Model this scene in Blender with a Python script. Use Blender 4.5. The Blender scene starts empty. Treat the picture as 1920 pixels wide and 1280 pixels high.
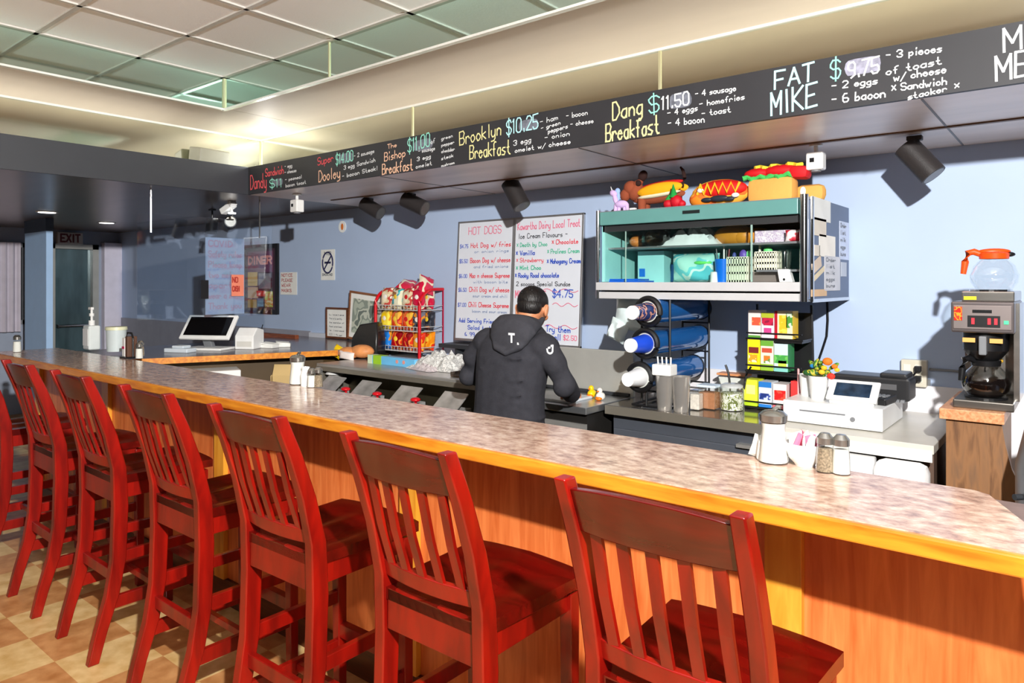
import bpy, bmesh, math, random
from mathutils import Vector, Matrix, Euler
random.seed(7)
SC = bpy.context.scene
COL = SC.collection
PI = math.pi

# ------------------------------------------------------------------ camera
YAW = math.radians(-39.0); FPX = 1328.0; CAMH = 1.55; HOR = 530.0
cam_d = bpy.data.cameras.new('camera'); cam = bpy.data.objects.new('camera', cam_d); COL.objects.link(cam)
cam.location = (0, 0, CAMH); cam.rotation_euler = (PI/2, 0, -YAW)
cam_d.sensor_width = 36; cam_d.lens = FPX/1920*36; cam_d.shift_y = -(640-HOR)/1920.0
cam_d.clip_start = 0.05; cam_d.clip_end = 100
SC.camera = cam
# ------------------------------------------------------------------ view
SC.view_settings.view_transform = 'Standard'; SC.view_settings.look = 'None'
SC.view_settings.gamma = 1; SC.view_settings.use_curve_mapping = False
SC.view_settings.exposure = 0.0
# ------------------------------------------------------------------ world + lights
W = bpy.data.worlds.new('world'); SC.world = W; W.use_nodes = True
W.node_tree.nodes['Background'].inputs[0].default_value = (0.92, 0.95, 1.0, 1)
W.node_tree.nodes['Background'].inputs[1].default_value = 0.03
def point_light(name, loc, power, radius, color=(1, 1, 1), falloff=None, aim=None):
    d = bpy.data.lights.new(name, 'SPOT' if aim else 'POINT'); d.energy = power; d.shadow_soft_size = radius; d.color = color
    if falloff:
        d.use_nodes = True; nt = d.node_tree; em = nt.nodes['Emission']; lf = nt.nodes.new('ShaderNodeLightFalloff')
        lf.inputs['Strength'].default_value = falloff; nt.links.new(lf.outputs['Linear'], em.inputs['Strength'])
    o = bpy.data.objects.new(name, d); o.location = loc; COL.objects.link(o)
    if aim:
        d.spot_size = math.radians(150); d.spot_blend = .35; o.rotation_euler = (Vector(aim)-Vector(loc)).to_track_quat('-Z', 'Y').to_euler()
    return o
def area_light(name, loc, rot, sx, sy, power, color=(1, 1, 1)):
    d = bpy.data.lights.new(name, 'AREA'); d.shape = 'RECTANGLE'; d.size = sx; d.size_y = sy; d.energy = power; d.color = color
    o = bpy.data.objects.new(name, d); o.location = loc; o.rotation_euler = rot; COL.objects.link(o); return o
point_light('flash', (0.50, 0.03, 2.42), 960, 0.035, (1.0, 0.98, 0.95), 0.25, aim=(-2.5, 2.4, 1.2))
area_light('added_ceiling_fill', (-2.3, -.9, 2.2), (PI, 0, 0), 1.8, 1.2, 17, (0.94, 0.98, 1.0))  # added fill aimed upward to brighten the ceiling tiles, no real fixture
# fluorescent strips in the cove behind the fascia boards, shining up
area_light('cove_strip_back', (-1.6, 2.955, 2.33), (PI, 0, 0), 6.2, 0.08, 8, (1.0, 0.99, 0.96))
area_light('cove_strip_left', (-4.915, 0.4, 2.33), (PI, 0, 0), 0.08, 4.6, 7, (1.0, 0.99, 0.96))
point_light('cove_corner_lamp', (-4.72, 2.93, 2.43), 3.5, 0.03, (0.95, 0.98, 1.0))

# ------------------------------------------------------------------ projection helpers (photo pixel -> point on a real plane)
FW = Vector((math.sin(YAW), math.cos(YAW), 0)); RT = Vector((math.cos(YAW), -math.sin(YAW), 0))
def ray(x, y): return FW + RT*((x-960)/FPX) + Vector((0, 0, 1))*((HOR-y)/FPX)
def onZ(x, y, z): d = ray(x, y); t = (z-CAMH)/d.z; return Vector((0, 0, CAMH)) + d*t
def onY(x, y, Y): d = ray(x, y); t = Y/d.y; return Vector((0, 0, CAMH)) + d*t
def onX(x, y, X): d = ray(x, y); t = X/d.x; return Vector((0, 0, CAMH)) + d*t

# ------------------------------------------------------------------ materials
def s2l(c): c /= 255.0; return c/12.92 if c <= 0.04045 else ((c+0.055)/1.055)**2.4
def S(r, g, b): return (s2l(r), s2l(g), s2l(b), 1)
MC = {}
def _new(name):
    m = bpy.data.materials.new(name); m.use_nodes = True
    return m, m.node_tree, m.node_tree.nodes['Principled BSDF']
def _noise(nt, scale, stretch=(1, 1, 1), detail=4, coord='Object', rot=(0, 0, 0)):
    tc = nt.nodes.new('ShaderNodeTexCoord'); mp = nt.nodes.new('ShaderNodeMapping'); n = nt.nodes.new('ShaderNodeTexNoise')
    mp.inputs['Scale'].default_value = stretch; mp.inputs['Rotation'].default_value = rot
    n.inputs['Scale'].default_value = scale; n.inputs['Detail'].default_value = detail
    nt.links.new(tc.outputs[coord], mp.inputs[0]); nt.links.new(mp.outputs[0], n.inputs['Vector']); return n
def _ramp(nt, src, stops, interp='LINEAR'):
    r = nt.nodes.new('ShaderNodeValToRGB'); r.color_ramp.interpolation = interp
    e = r.color_ramp.elements
    while len(e) < len(stops): e.new(0.5)
    for i, (p, c) in enumerate(stops): e[i].position = p; e[i].color = c
    nt.links.new(src, r.inputs[0]); return r
def mat(name, col, rough=0.5, metal=0.0, var=0.06, vscale=8, bump=0.0, bscale=60, stretch=(1, 1, 1), spec=0.5, coat=0.0, trans=0.0, alpha=1.0, ior=1.45, aniso=0.0, sheen=0.0):
    if name in MC: return MC[name]
    m, nt, b = _new(name)
    n = _noise(nt, vscale, stretch)
    lo = tuple(c*(1-var) for c in col[:3])+(1,); hi = tuple(min(1, c*(1+var)) for c in col[:3])+(1,)
    r = _ramp(nt, n.outputs['Fac'], [(0.3, lo), (0.7, hi)])
    nt.links.new(r.outputs[0], b.inputs['Base Color'])
    b.inputs['Roughness'].default_value = rough; b.inputs['Metallic'].default_value = metal
    b.inputs['Specular IOR Level'].default_value = spec; b.inputs['Coat Weight'].default_value = coat
    b.inputs['Coat Roughness'].default_value = 0.08
    b.inputs['Transmission Weight'].default_value = trans; b.inputs['Alpha'].default_value = alpha; b.inputs['IOR'].default_value = ior
    b.inputs['Anisotropic'].default_value = aniso; b.inputs['Sheen Weight'].default_value = sheen
    if bump:
        n2 = _noise(nt, bscale, stretch); bp = nt.nodes.new('ShaderNodeBump'); bp.inputs['Strength'].default_value = bump; bp.inputs['Distance'].default_value = 0.004
        nt.links.new(n2.outputs['Fac'], bp.inputs['Height']); nt.links.new(bp.outputs[0], b.inputs['Normal'])
    MC[name] = m; return m
def wood(name, c1, c2, scale=6, stretch=(1, 1, 12), rough=0.35, coat=0.0, c3=None, coord='Object'):
    if name in MC: return MC[name]
    m, nt, b = _new(name)
    n = _noise(nt, scale, stretch, 6, coord); n.inputs['Distortion'].default_value = 0.6
    st = [(0.3, c1), (0.7, c2)] if c3 is None else [(0.28, c1), (0.5, c2), (0.72, c3)]
    r = _ramp(nt, n.outputs['Fac'], st)
    nt.links.new(r.outputs[0], b.inputs['Base Color'])
    b.inputs['Roughness'].default_value = rough; b.inputs['Coat Weight'].default_value = coat; b.inputs['Coat Roughness'].default_value = 0.12
    bp = nt.nodes.new('ShaderNodeBump'); bp.inputs['Strength'].default_value = 0.08; bp.inputs['Distance'].default_value = 0.002
    nt.links.new(n.outputs['Fac'], bp.inputs['Height']); nt.links.new(bp.outputs[0], b.inputs['Normal'])
    MC[name] = m; return m
def patches(name, cols, scale=14, rough=0.3, seed=0, coat=0.0):
    """printed packaging: voronoi patches of several colours"""
    if name in MC: return MC[name]
    m, nt, b = _new(name)
    tc = nt.nodes.new('ShaderNodeTexCoord'); mp = nt.nodes.new('ShaderNodeMapping'); mp.inputs['Location'].default_value = (seed*1.7, seed*.9, seed*.3)
    n = nt.nodes.new('ShaderNodeTexNoise'); n.inputs['Scale'].default_value = scale; n.inputs['Detail'].default_value = 1.0
    nt.links.new(tc.outputs['Object'], mp.inputs[0]); nt.links.new(mp.outputs[0], n.inputs['Vector'])
    k = len(cols)
    st = [(0.0 if i == 0 else 0.36+0.30*i/k, c) for i, c in enumerate(cols)]
    r = _ramp(nt, n.outputs['Fac'], st, 'CONSTANT'); nt.links.new(r.outputs[0], b.inputs['Base Color'])
    b.inputs['Roughness'].default_value = rough; b.inputs['Coat Weight'].default_value = coat
    MC[name] = m; return m
def emis(name, col, s):
    if name in MC: return MC[name]
    m, nt, b = _new(name); b.inputs['Base Color'].default_value = col
    b.inputs['Emission Color'].default_value = col; b.inputs['Emission Strength'].default_value = s; MC[name] = m; return m
def glass(name, col=(1, 1, 1, 1), alpha=0.12, rough=0.02):
    """thin clear sheet: mostly see-through with a sharp sheen"""
    if name in MC: return MC[name]
    m = bpy.data.materials.new(name); m.use_nodes = True; nt = m.node_tree; nt.nodes.clear()
    out = nt.nodes.new('ShaderNodeOutputMaterial'); tr = nt.nodes.new('ShaderNodeBsdfTransparent'); gl = nt.nodes.new('ShaderNodeBsdfGlossy')
    lw_ = nt.nodes.new('ShaderNodeLayerWeight'); lw_.inputs[0].default_value = .5; fr = nt.nodes.new('ShaderNodeMath'); fr.operation = 'POWER'; fr.inputs[1].default_value = 4.0; nt.links.new(lw_.outputs['Facing'], fr.inputs[0]); ad = nt.nodes.new('ShaderNodeMath'); ad.operation = 'ADD'; ad.inputs[1].default_value = alpha
    mx = nt.nodes.new('ShaderNodeMixShader'); tr.inputs[0].default_value = col; gl.inputs[0].default_value = (1, 1, 1, 1); gl.inputs[1].default_value = rough
    nt.links.new(fr.outputs[0], ad.inputs[0]); nt.links.new(ad.outputs[0], mx.inputs[0]); nt.links.new(tr.outputs[0], mx.inputs[1]); nt.links.new(gl.outputs[0], mx.inputs[2]); nt.links.new(mx.outputs[0], out.inputs[0])
    MC[name] = m; return m

# ------------------------------------------------------------------ mesh builder
class MB:
    def __init__(s): s.bm = bmesh.new()
    def _xf(s, vs, M):
        for v in vs: v.co = M @ v.co
    def box(s, c, size, rot=(0, 0, 0), bev=0.0):
        t = bmesh.new(); bmesh.ops.create_cube(t, size=1.0)
        for v in t.verts: v.co = Vector((v.co.x*size[0], v.co.y*size[1], v.co.z*size[2]))
        if bev: bmesh.ops.bevel(t, geom=list(t.edges), offset=bev, segments=2, profile=0.5, affect='EDGES')
        s._add(t, Matrix.Translation(Vector(c)) @ Euler(rot).to_matrix().to_4x4()); return s
    def _add(s, t, M):
        t.transform(M); me = bpy.data.meshes.new('tmp'); t.to_mesh(me); s.bm.from_mesh(me); bpy.data.meshes.remove(me); t.free()
    def lohi(s, lo, hi, bev=0.0):
        lo, hi = Vector(lo), Vector(hi); return s.box((lo+hi)/2, [abs(a) for a in (hi-lo)], bev=bev)
    def cyl(s, p0, p1, r0, r1=None, n=20, cap=True):
        p0, p1 = Vector(p0), Vector(p1); r1 = r0 if r1 is None else r1; d = p1-p0
        t = bmesh.new(); bmesh.ops.create_cone(t, cap_ends=cap, segments=n, radius1=r0, radius2=r1, depth=d.length)
        M = Matrix.Translation((p0+p1)/2) @ d.to_track_quat('Z', 'Y').to_matrix().to_4x4(); s._add(t, M); return s
    def ell(s, c, r, rot=(0, 0, 0), seg=16):
        t = bmesh.new(); bmesh.ops.create_uvsphere(t, u_segments=seg, v_segments=max(6, seg//2+2), radius=1.0)
        M = Matrix.Translation(Vector(c)) @ Euler(rot).to_matrix().to_4x4() @ Matrix.Diagonal((r[0], r[1], r[2], 1)); s._add(t, M); return s
    def lathe(s, prof, c=(0, 0, 0), n=28, M=None):
        t = bmesh.new(); rings = []
        for r, z in prof:
            rings.append([t.verts.new((r*math.cos(2*PI*i/n), r*math.sin(2*PI*i/n), z)) for i in range(n)] if r > 1e-6 else [t.verts.new((0, 0, z))])
        for a, b in zip(rings, rings[1:]):
            for i in range(n):
                j = (i+1) % n
                if len(a) == 1 and len(b) == 1: continue
                if len(a) == 1: t.faces.new((a[0], b[j], b[i]))
                elif len(b) == 1: t.faces.new((a[i], a[j], b[0]))
                else: t.faces.new((a[i], a[j], b[j], b[i]))
        bmesh.ops.recalc_face_normals(t, faces=t.faces)
        s._add(t, Matrix.Translation(Vector(c)) @ (M or Matrix.Identity(4))); return s
    def tube(s, pts, r, n=8, closed=False):
        pts = [Vector(p) for p in pts]; t = bmesh.new(); rings = []; N = len(pts)
        up = Vector((0, 0, 1))
        for i, p in enumerate(pts):
            a = pts[i-1] if (i > 0 or closed) else pts[i]; b = pts[(i+1) % N] if (i < N-1 or closed) else pts[i]
            d = (b-a).normalized(); u = up if abs(d.dot(up)) < .95 else Vector((1, 0, 0))
            x = d.cross(u).normalized(); y = d.cross(x).normalized(); rr = r[i] if isinstance(r, (list, tuple)) else r
            rings.append([t.verts.new(p+(x*math.cos(2*PI*k/n)+y*math.sin(2*PI*k/n))*rr) for k in range(n)])
        prs = list(zip(rings, rings[1:]))+([(rings[-1], rings[0])] if closed else [])
        for a, b in prs:
            for k in range(n): j = (k+1) % n; t.faces.new((a[k], a[j], b[j], b[k]))
        if not closed: t.faces.new(rings[0][::-1]); t.faces.new(rings[-1])
        bmesh.ops.recalc_face_normals(t, faces=t.faces); s._add(t, Matrix.Identity(4)); return s
    def prism(s, pts, vec):
        """closed polygon (3D points) extruded along vec"""
        t = bmesh.new(); vec = Vector(vec); a = [t.verts.new(Vector(p)) for p in pts]; b = [t.verts.new(Vector(p)+vec) for p in pts]; n = len(pts)
        t.faces.new(a); t.faces.new(b[::-1])
        for i in range(n): j = (i+1) % n; t.faces.new((a[i], b[i], b[j], a[j]))
        bmesh.ops.recalc_face_normals(t, faces=t.faces); s._add(t, Matrix.Identity(4)); return s
    def loft(s, rings, cap=True):
        t = bmesh.new(); R = [[t.verts.new(Vector(p)) for p in r] for r in rings]; n = len(rings[0])
        for a, b in zip(R, R[1:]):
            for k in range(n): j = (k+1) % n; t.faces.new((a[k], a[j], b[j], b[k]))
        if cap: t.faces.new(R[0][::-1]); t.faces.new(R[-1])
        bmesh.ops.recalc_face_normals(t, faces=t.faces); s._add(t, Matrix.Identity(4)); return s
    def pillow(s, c, w, h, th, rot=(0, 0, 0), n=8, wob=0.0):
        """sealed bag standing in the XZ plane"""
        t = bmesh.new(); F = []; B = []
        for side, G in ((-1, F), (1, B)):
            for j in range(n+1):
                row = []
                for i in range(n+1):
                    u, v = i/n*2-1, j/n*2-1
                    e = (1-u**4)*(1-v**4); e = max(0, e)**.6
                    x = u*w/2*(1-.06*(1-abs(v))*(0 if abs(u) < .9 else 1)); z = v*h/2
                    y = side*(th/2*e+.001)+wob*math.sin(5*u+3*v+c[0]*40)*.5*e
                    row.append(t.verts.new((x, y, z)))
                G.append(row)
        for G in (F, B):
            for j in range(n):
                for i in range(n): t.faces.new((G[j][i], G[j][i+1], G[j+1][i+1], G[j+1][i]))
        for i in range(n):
            t.faces.new((F[0][i], F[0][i+1], B[0][i+1], B[0][i])); t.faces.new((F[n][i], F[n][i+1], B[n][i+1], B[n][i]))
            t.faces.new((F[i][0], F[i+1][0], B[i+1][0], B[i][0])); t.faces.new((F[i][n], F[i+1][n], B[i+1][n], B[i][n]))
        bmesh.ops.recalc_face_normals(t, faces=t.faces)
        s._add(t, Matrix.Translation(Vector(c)) @ Euler(rot).to_matrix().to_4x4()); return s
    def build(s, name, m, parent=None, smooth=False, off=None, bev=0.0):
        me = bpy.data.meshes.new(name)
        if off is not None: bmesh.ops.translate(s.bm, verts=s.bm.verts, vec=-Vector(off))
        s.bm.to_mesh(me); s.bm.free()
        me.materials.append(m)
        if smooth:
            for p in me.polygons: p.use_smooth = True
            try: me.set_sharp_from_angle(angle=math.radians(38))
            except Exception: pass
        o = bpy.data.objects.new(name, me); COL.objects.link(o)
        if parent is not None: o.parent = parent
        if bev:
            bv = o.modifiers.new('bevel', 'BEVEL'); bv.width = bev; bv.segments = 2; bv.limit_method = 'ANGLE'
        return o
def tag(o, label=None, cat=None, group=None, kind=None):
    if label: o['label'] = label
    if cat: o['category'] = cat
    if group: o['group'] = group
    if kind: o['kind'] = kind
    return o
def thing(name, loc, label, cat, rz=0, group=None, rot=None):
    o = bpy.data.objects.new(name, None); COL.objects.link(o); o.location = loc
    o.rotation_euler = rot if rot else (0, 0, rz); o.empty_display_size = 0.05
    return tag(o, label, cat, group)
def struct(o, label=None):
    o['kind'] = 'structure'
    if label: o['label'] = label
    return o
def copy_tree(root, loc, rz=None, label=None, group=None):
    def cp(o, par):
        c = o.copy(); COL.objects.link(c)
        if par is not None: c.parent = par
        for ch in o.children: cp(ch, c)
        return c
    r = cp(root, None); r.location = loc
    if rz is not None: r.rotation_euler = (0, 0, rz)
    if label: r['label'] = label
    if group: r['group'] = group
    return r

# ------------------------------------------------------------------ handwriting (single-stroke letters)
GL = {'A': "022842 1434", 'B': "020838473505 3544433202", 'C': "4738180703123243", 'D': "02082846442202", 'E': "48080242 0535", 'F': "480802 0535",
'G': "47381807031232434525", 'H': "0208 4248 0545", 'I': "1218", 'J': "4843321203", 'K': "0208 480542", 'L': "080242", 'M': "0208244842", 'N': "02084248",
'O': "180703123243473818", 'P': "02083847463505", 'Q': "180703123243473818 2442", 'R': "02083847463505 2542", 'S': "473818070615354443321203", 'T': "0848 2822",
'U': "080312324348", 'V': "082248", 'W': "0812263248", 'X': "0248 0842", 'Y': "082548 2522", 'Z': "08480242",
'a': "35150403122233 3532", 'b': "0802 042534332202", 'c': "3425150403122233", 'd': "3832 34150403122233", 'e': "043425150403122233", 'f': "38281712 0525",
'g': "35150403122233 35312000", 'h': "0802 0415253432", 'i': "1512 1718", 'j': "25211000 2728", 'k': "0802 350432", 'l': "1812", 'm': "0502 04152422 24354442",
'n': "0502 0415253432", 'o': "150403122233342515", 'p': "0500 042534332202", 'q': "3530 35150403122233", 'r': "0502 04152534", 's': "351504332202",
't': "18132232 0525", 'u': "0503122233 3532", 'v': "052235", 'w': "0512243245", 'x': "0235 0532", 'y': "0503122233 35312000", 'z': "05350232",
'0': "180703123243473818", '1': "071812", '2': "07183847460242", '3': "0718384746254443321203", '4': "32380444", '5': "480805354443321203",
'6': "38180603123243443505", '7': "084812", '8': "1535464738180706150403123243443 5".replace(' ', ''), '9': "45150607183847454322", '$': "473818070615354443321203 2921",
'-': "0535", '.': "1213", ',': "1311", "'": "1817", '/': "0148", '*': "1347 1743", '!': "1814 1312", '#': "1218 3238 0444 0646", '&': "4206172806031232", ':': "1213 1516"}
NAR = {'I': 2.0, 'i': 1.6, 'l': 1.6, 't': 3, '1': 1.8, ' ': 2.5, '.': 1.6, ',': 1.6, "'": 1.6, 'f': 3, 'r': 3}
def adv(ch): return NAR.get(ch, 4.0 if (ch.isupper() or ch.isdigit() or ch in '$mw#&') else 3.2)+1.3
def strokes(mb, text, P0, u, v, nrm, h, th, jit=0.15):
    """u,v: unit dirs; total text is stretched to |u| given; h cap height"""
    tot = sum(adv(c) for c in text) - 1.3; L = u.length; un = u/L; sx = L/tot; sy = h/6.0; x = 0; kk = 0
    for ch in text:
        if ch in GL:
            for st in GL[ch].split():
                pts = [(int(st[i]), int(st[i+1])) for i in range(0, len(st)-1, 2)]
                pts = [(a+random.uniform(-jit, jit), b+random.uniform(-jit, jit)) for a, b in pts]
                Q = [P0 + un*((x+a)*sx) + v*((b-2)*sy) for a, b in pts]
                for A, B in zip(Q, Q[1:]):
                    d = B-A
                    if d.length < 1e-6: continue
                    dn = d.normalized(); pr = dn.cross(nrm).normalized()*th/2; A2 = A-dn*th*.35; B2 = B+dn*th*.35
                    kk += 1; f = nrm*(0.0010+.00006*(kk % 24)); vs = [mb.bm.verts.new(p) for p in (A2-pr+f, B2-pr+f, B2+pr+f, A2+pr+f)]
                    mb.bm.faces.new(vs)
        x += adv(ch)
def writeY(parent, text, a, b, hpx, Y, m, thpx=2.0, name='lettering', tilt=None):
    """text whose baseline runs from photo pixel a to b on the vertical plane y=Y"""
    P0 = onY(a[0], a[1], Y); P1 = onY(b[0], b[1], Y); Pt = onY(a[0], a[1]-hpx, Y); h = Pt.z-P0.z
    mb = MB(); strokes(mb, text, P0, P1-P0, Vector((0, 0, 1)), Vector((0, -1, 0)), h, thpx/hpx*h)
    return mb.build(name, m, parent, off=parent.location if parent else None)
def write_local(parent, text, P0, u, v, h, th, m, name='lettering'):
    mb = MB(); P0, u, v = Vector(P0), Vector(u), Vector(v)
    strokes(mb, text, P0, u, v.normalized(), u.cross(v).normalized(), h, th, .1); return mb.build(name, m, parent)

# common materials
M_black = mat('black_plastic', S(22, 22, 24), .35); M_white = mat('white_plastic', S(238, 238, 235), .3)
M_steel = mat('stainless_steel', S(190, 188, 184), .32, .65, var=.12, vscale=5, stretch=(1, 1, 14), aniso=.4)
M_chrome = mat('chrome', S(215, 215, 215), .12, 1.0); M_dark = mat('dark_paint', S(48, 50, 54), .5)
M_paper = mat('paper', S(236, 236, 230), .8); M_clear = glass('clear_plastic', (.97, .99, 1, 1), .05)
M_gray = mat('grey_plastic', S(120, 122, 126), .5); M_red = mat('red_paint', S(205, 12, 28), .3, coat=.3)

# ================================================================== STRUCTURE
WY = 3.95; SZ = 2.20; BY = 2.83; BX = -4.79; XL = -9.8; XR = 3.2; YB = -3.4
# floor : checker of beige and terracotta tiles
def floor_mat():
    m, nt, b = _new('checker_floor')
    tc = nt.nodes.new('ShaderNodeTexCoord'); mp = nt.nodes.new('ShaderNodeMapping'); ck = nt.nodes.new('ShaderNodeTexChecker')
    mp.inputs['Location'].default_value = (3.28, -1.075, .05); ck.inputs['Scale'].default_value = 1/0.3
    nt.links.new(tc.outputs['Object'], mp.inputs[0]); nt.links.new(mp.outputs[0], ck.inputs['Vector'])
    n = _noise(nt, 14, (1, 1, 1), 8); r1 = _ramp(nt, n.outputs['Fac'], [(.3, S(196, 158, 96)), (.7, S(226, 196, 140))]); r2 = _ramp(nt, n.outputs['Fac'], [(.3, S(168, 112, 62)), (.7, S(205, 152, 98))])
    nt.links.new(r2.outputs[0], ck.inputs['Color1']); nt.links.new(r1.outputs[0], ck.inputs['Color2']); nt.links.new(ck.outputs[0], b.inputs['Base Color'])
    b.inputs['Roughness'].default_value = .35; return m
o = MB().lohi((XL, YB, -.06), (XR, WY, 0)).build('floor', floor_mat()); struct(o, 'checkered beige and terracotta tile floor')
# back wall, painted blue
M_wall = mat('blue_wall_paint', S(176, 194, 222), .6, var=.03, vscale=2, bump=.15, bscale=25)
struct(MB().lohi((XL-.1, WY, 0), (XR, WY+.1, 3.0)).build('wall_back', M_wall), 'pale blue painted wall behind the bar')
M_wains = mat('white_wainscot', S(228, 226, 230), .4, var=.02)
# left wall with door and window openings built from slabs
M_lw = mat('grey_wall_paint', S(150, 160, 178), .6, var=.04)
lw = MB()
DY0, DY1, DZ = 3.16, 3.70, 2.03; WY0, WY1, WZ0, WZ1 = 1.9, 2.93, 1.06, 2.02
lw.lohi((XL-.12, DY1, 0), (XL, WY, 3)); lw.lohi((XL-.12, DY0, DZ), (XL, DY1, 3)); lw.lohi((XL-.12, WY1, 0), (XL, DY0, 3))
lw.lohi((XL-.12, WY0, 0), (XL, WY1, WZ0)); lw.lohi((XL-.12, WY0, WZ1), (XL, WY1, 3)); lw.lohi((XL-.12, YB, 0), (XL, WY0, 3))
struct(lw.build('wall_left', M_lw), 'far grey wall with the exit door')
# soffit panels z=2.2 (left block and the strip over the back counter)
M_sof = mat('brushed_soffit_panel', S(236, 222, 214), .32, .15, var=.10, vscale=1.2, stretch=(1, 5, 1), aniso=.5)
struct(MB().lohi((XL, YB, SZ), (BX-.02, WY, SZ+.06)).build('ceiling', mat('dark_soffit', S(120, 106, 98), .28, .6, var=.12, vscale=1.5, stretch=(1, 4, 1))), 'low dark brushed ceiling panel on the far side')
struct(MB().lohi((BX-.02, BY+.02, SZ), (XR, WY, SZ+.06)).build('ceiling', M_sof), 'low brushed metal ceiling strip over the back counter')
# seams and rail on the soffit strip
for i, x in enumerate((-3.35, -1.9, -.45)):
    struct(MB().lohi((x-.004, BY+.03, SZ-.002), (x+.004, WY-.01, SZ)).build('trim_%d' % (i+1), M_gray))
struct(MB().lohi((-4.6, 3.42, SZ-.006), (XR, 3.445, SZ)).build('trim_4', mat('brown_rail', S(110, 78, 50), .5)), 'thin brown rail along the low ceiling')
# fascia boards
M_slate = mat('chalkboard_slate', S(46, 46, 50), .55, var=.12, vscale=3)
ZT = 2.40
struct(MB().lohi((BX-.02, YB, SZ-.001), (BX, BY+.02, ZT)).build('trim_5', mat('dark_fascia', S(50, 52, 58), .5, var=.04)), 'dark grey fascia board on the left of the tray ceiling')
# ledges behind the boards
M_led = mat('ledge_paint', S(225, 222, 205), .5)
R2 = 3.08; R2X = -5.03; S1 = 2.67; R1 = 2.373; R1X = -4.30; CZ = 2.87
struct(MB().lohi((BX-.02, BY+.02, 2.26), (XR, R2, 2.30)).build('trim_6', M_led)); struct(MB().lohi((R2X, YB, 2.26), (BX-.02, R2, 2.30)).build('trim_7', M_led))
# mirrored risers
M_mir2 = mat('champagne_mirror', S(226, 228, 212), .10, 1.0, var=.03, vscale=1.5); M_mir1 = mat('green_mirror', S(198, 222, 212), .05, 1.0, var=.03, vscale=1.5)
struct(MB().lohi((R2X, R2, 2.26), (XR, R2+.03, S1)).build('wall_riser_back', M_mir2), 'mirrored upper riser above the chalkboard')
struct(MB().lohi((R2X-.03, YB, 2.26), (R2X, R2+.03, S1)).build('wall_riser_left', M_mir2), 'mirrored upper riser above the dark fascia')
M_s1 = mat('beige_soffit', S(208, 194, 178), .55, .2, var=.05, vscale=1.2, stretch=(1, 4, 1))
struct(MB().lohi((R1X, R1+.004, S1), (XR, R2+.03, S1+.03)).build('ceiling', M_s1), 'beige step of the tray ceiling above the chalkboard')
struct(MB().lohi((R2X-.03, YB, S1), (R1X-.004, R2+.03, S1+.03)).build('ceiling', M_s1), 'beige step of the tray ceiling on the left')
struct(MB().lohi((R1X, R1, S1), (XR, R1+.02, CZ)).build('wall_upper_riser_back', M_mir1), 'green tinted mirror band below the ceiling tiles')
struct(MB().lohi((R1X-.02, YB, S1), (R1X, R1+.02, CZ)).build('wall_upper_riser_left', M_mir1), 'green tinted mirror band left of the ceiling tiles')
# tile ceiling
M_tile = mat('ceiling_tile', S(246, 248, 250), .7, var=.05, vscale=.9, bump=.2, bscale=120)
struct(MB().lohi((R1X, YB, CZ), (XR, R1, CZ+.04)).build('ceiling', M_tile), 'off-white suspended tile ceiling')
g = MB(); M_grid = mat('ceiling_grid', S(196, 192, 186), .4)
x = R1X
while x < XR: g.lohi((x, YB, CZ-.008), (x+.022, R1, CZ)); x += .577
y = R1
while y > YB: g.lohi((R1X, y-.022, CZ-.008), (XR, y, CZ)); y -= .52
struct(g.build('trim_8', M_grid), 'pale metal grid between the ceiling tiles')
# bright metal edges of the steps
e = MB(); M_edge = mat('bright_edge', S(232, 232, 226), .25, .3)
e.lohi((R2X, R2-.012, S1-.012), (XR, R2, S1)); e.lohi((R2X, YB, S1-.012), (R2X+.012, R2, S1))
e.lohi((R1X-.02, R1-.006, S1-.012), (XR, R1+.02, S1-.001)); e.lohi((R1X-.02, YB, S1-.012), (R1X+.006, R1, S1-.001))
struct(e.build('trim_9', M_edge), 'bright metal edging of the ceiling steps')
j = MB(); M_joint = mat('mirror_joint', S(200, 196, 160), .3, .6)
for px, py in ((773, 200), (1237, 150)): q = onY(px, py, R2-.003); j.lohi((q.x-.006, R2-.006, 2.30), (q.x+.006, R2, S1-.012))
for px, py in ((617, 100),): q = onY(px, py, R1-.003); j.lohi((q.x-.004, R1-.006, S1), (q.x+.004, R1, CZ-.01))
j.lohi((R1X, R1-.01, S1), (R1X+.01, R1, CZ-.01)); j.lohi((R2X, R2-.008, 2.30), (R2X+.008, R2, S1-.012))
struct(j.build('trim_10', M_joint), 'thin joint strips between the ceiling mirrors')
# wainscot along the back wall, lower
struct(MB().lohi((XL, WY-.012, 0), (-5.6, WY, 1.10)).build('trim_11', mat('wainscot_reflection', S(150, 150, 160), .5)), 'grey wainscot, coloured as a reflection, at the far end of the back wall')  # grey of this wainscot is a reflection put into its colour
struct(MB().lohi((-2.2, WY-.014, .5), (XR, WY, 1.05)).build('trim_12', M_wains), 'white wall panel behind the register')
struct(MB().lohi((-5.6, WY-.03, 1.05), (-4.45, WY, 1.09)).build('trim_13', mat('pale_ledge', S(200, 204, 214), .4)), 'pale ledge strip at the foot of the blue wall')
# column
struct(MB().lohi((-8.72, 2.58, 0), (-8.10, 2.64, SZ)).build('wall_column', mat('column_paint', S(172, 206, 244), .6, var=.03)), 'blue painted square column')
struct(MB().lohi((-8.725, 2.575, 2.07), (-8.095, 2.645, SZ)).build('trim_14', mat('shadow_band_blue', S(60, 76, 98), .5)), 'dark blue painted shadow at the top of the column')  # shadow of the fascia board put on the column as a dark band
struct(MB().lohi((-9.80, 3.74, 0), (-9.70, WY, 2.06)).build('trim_15', mat('white_post', S(214, 210, 226), .5)), 'white corner post beside the exit door')
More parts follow.
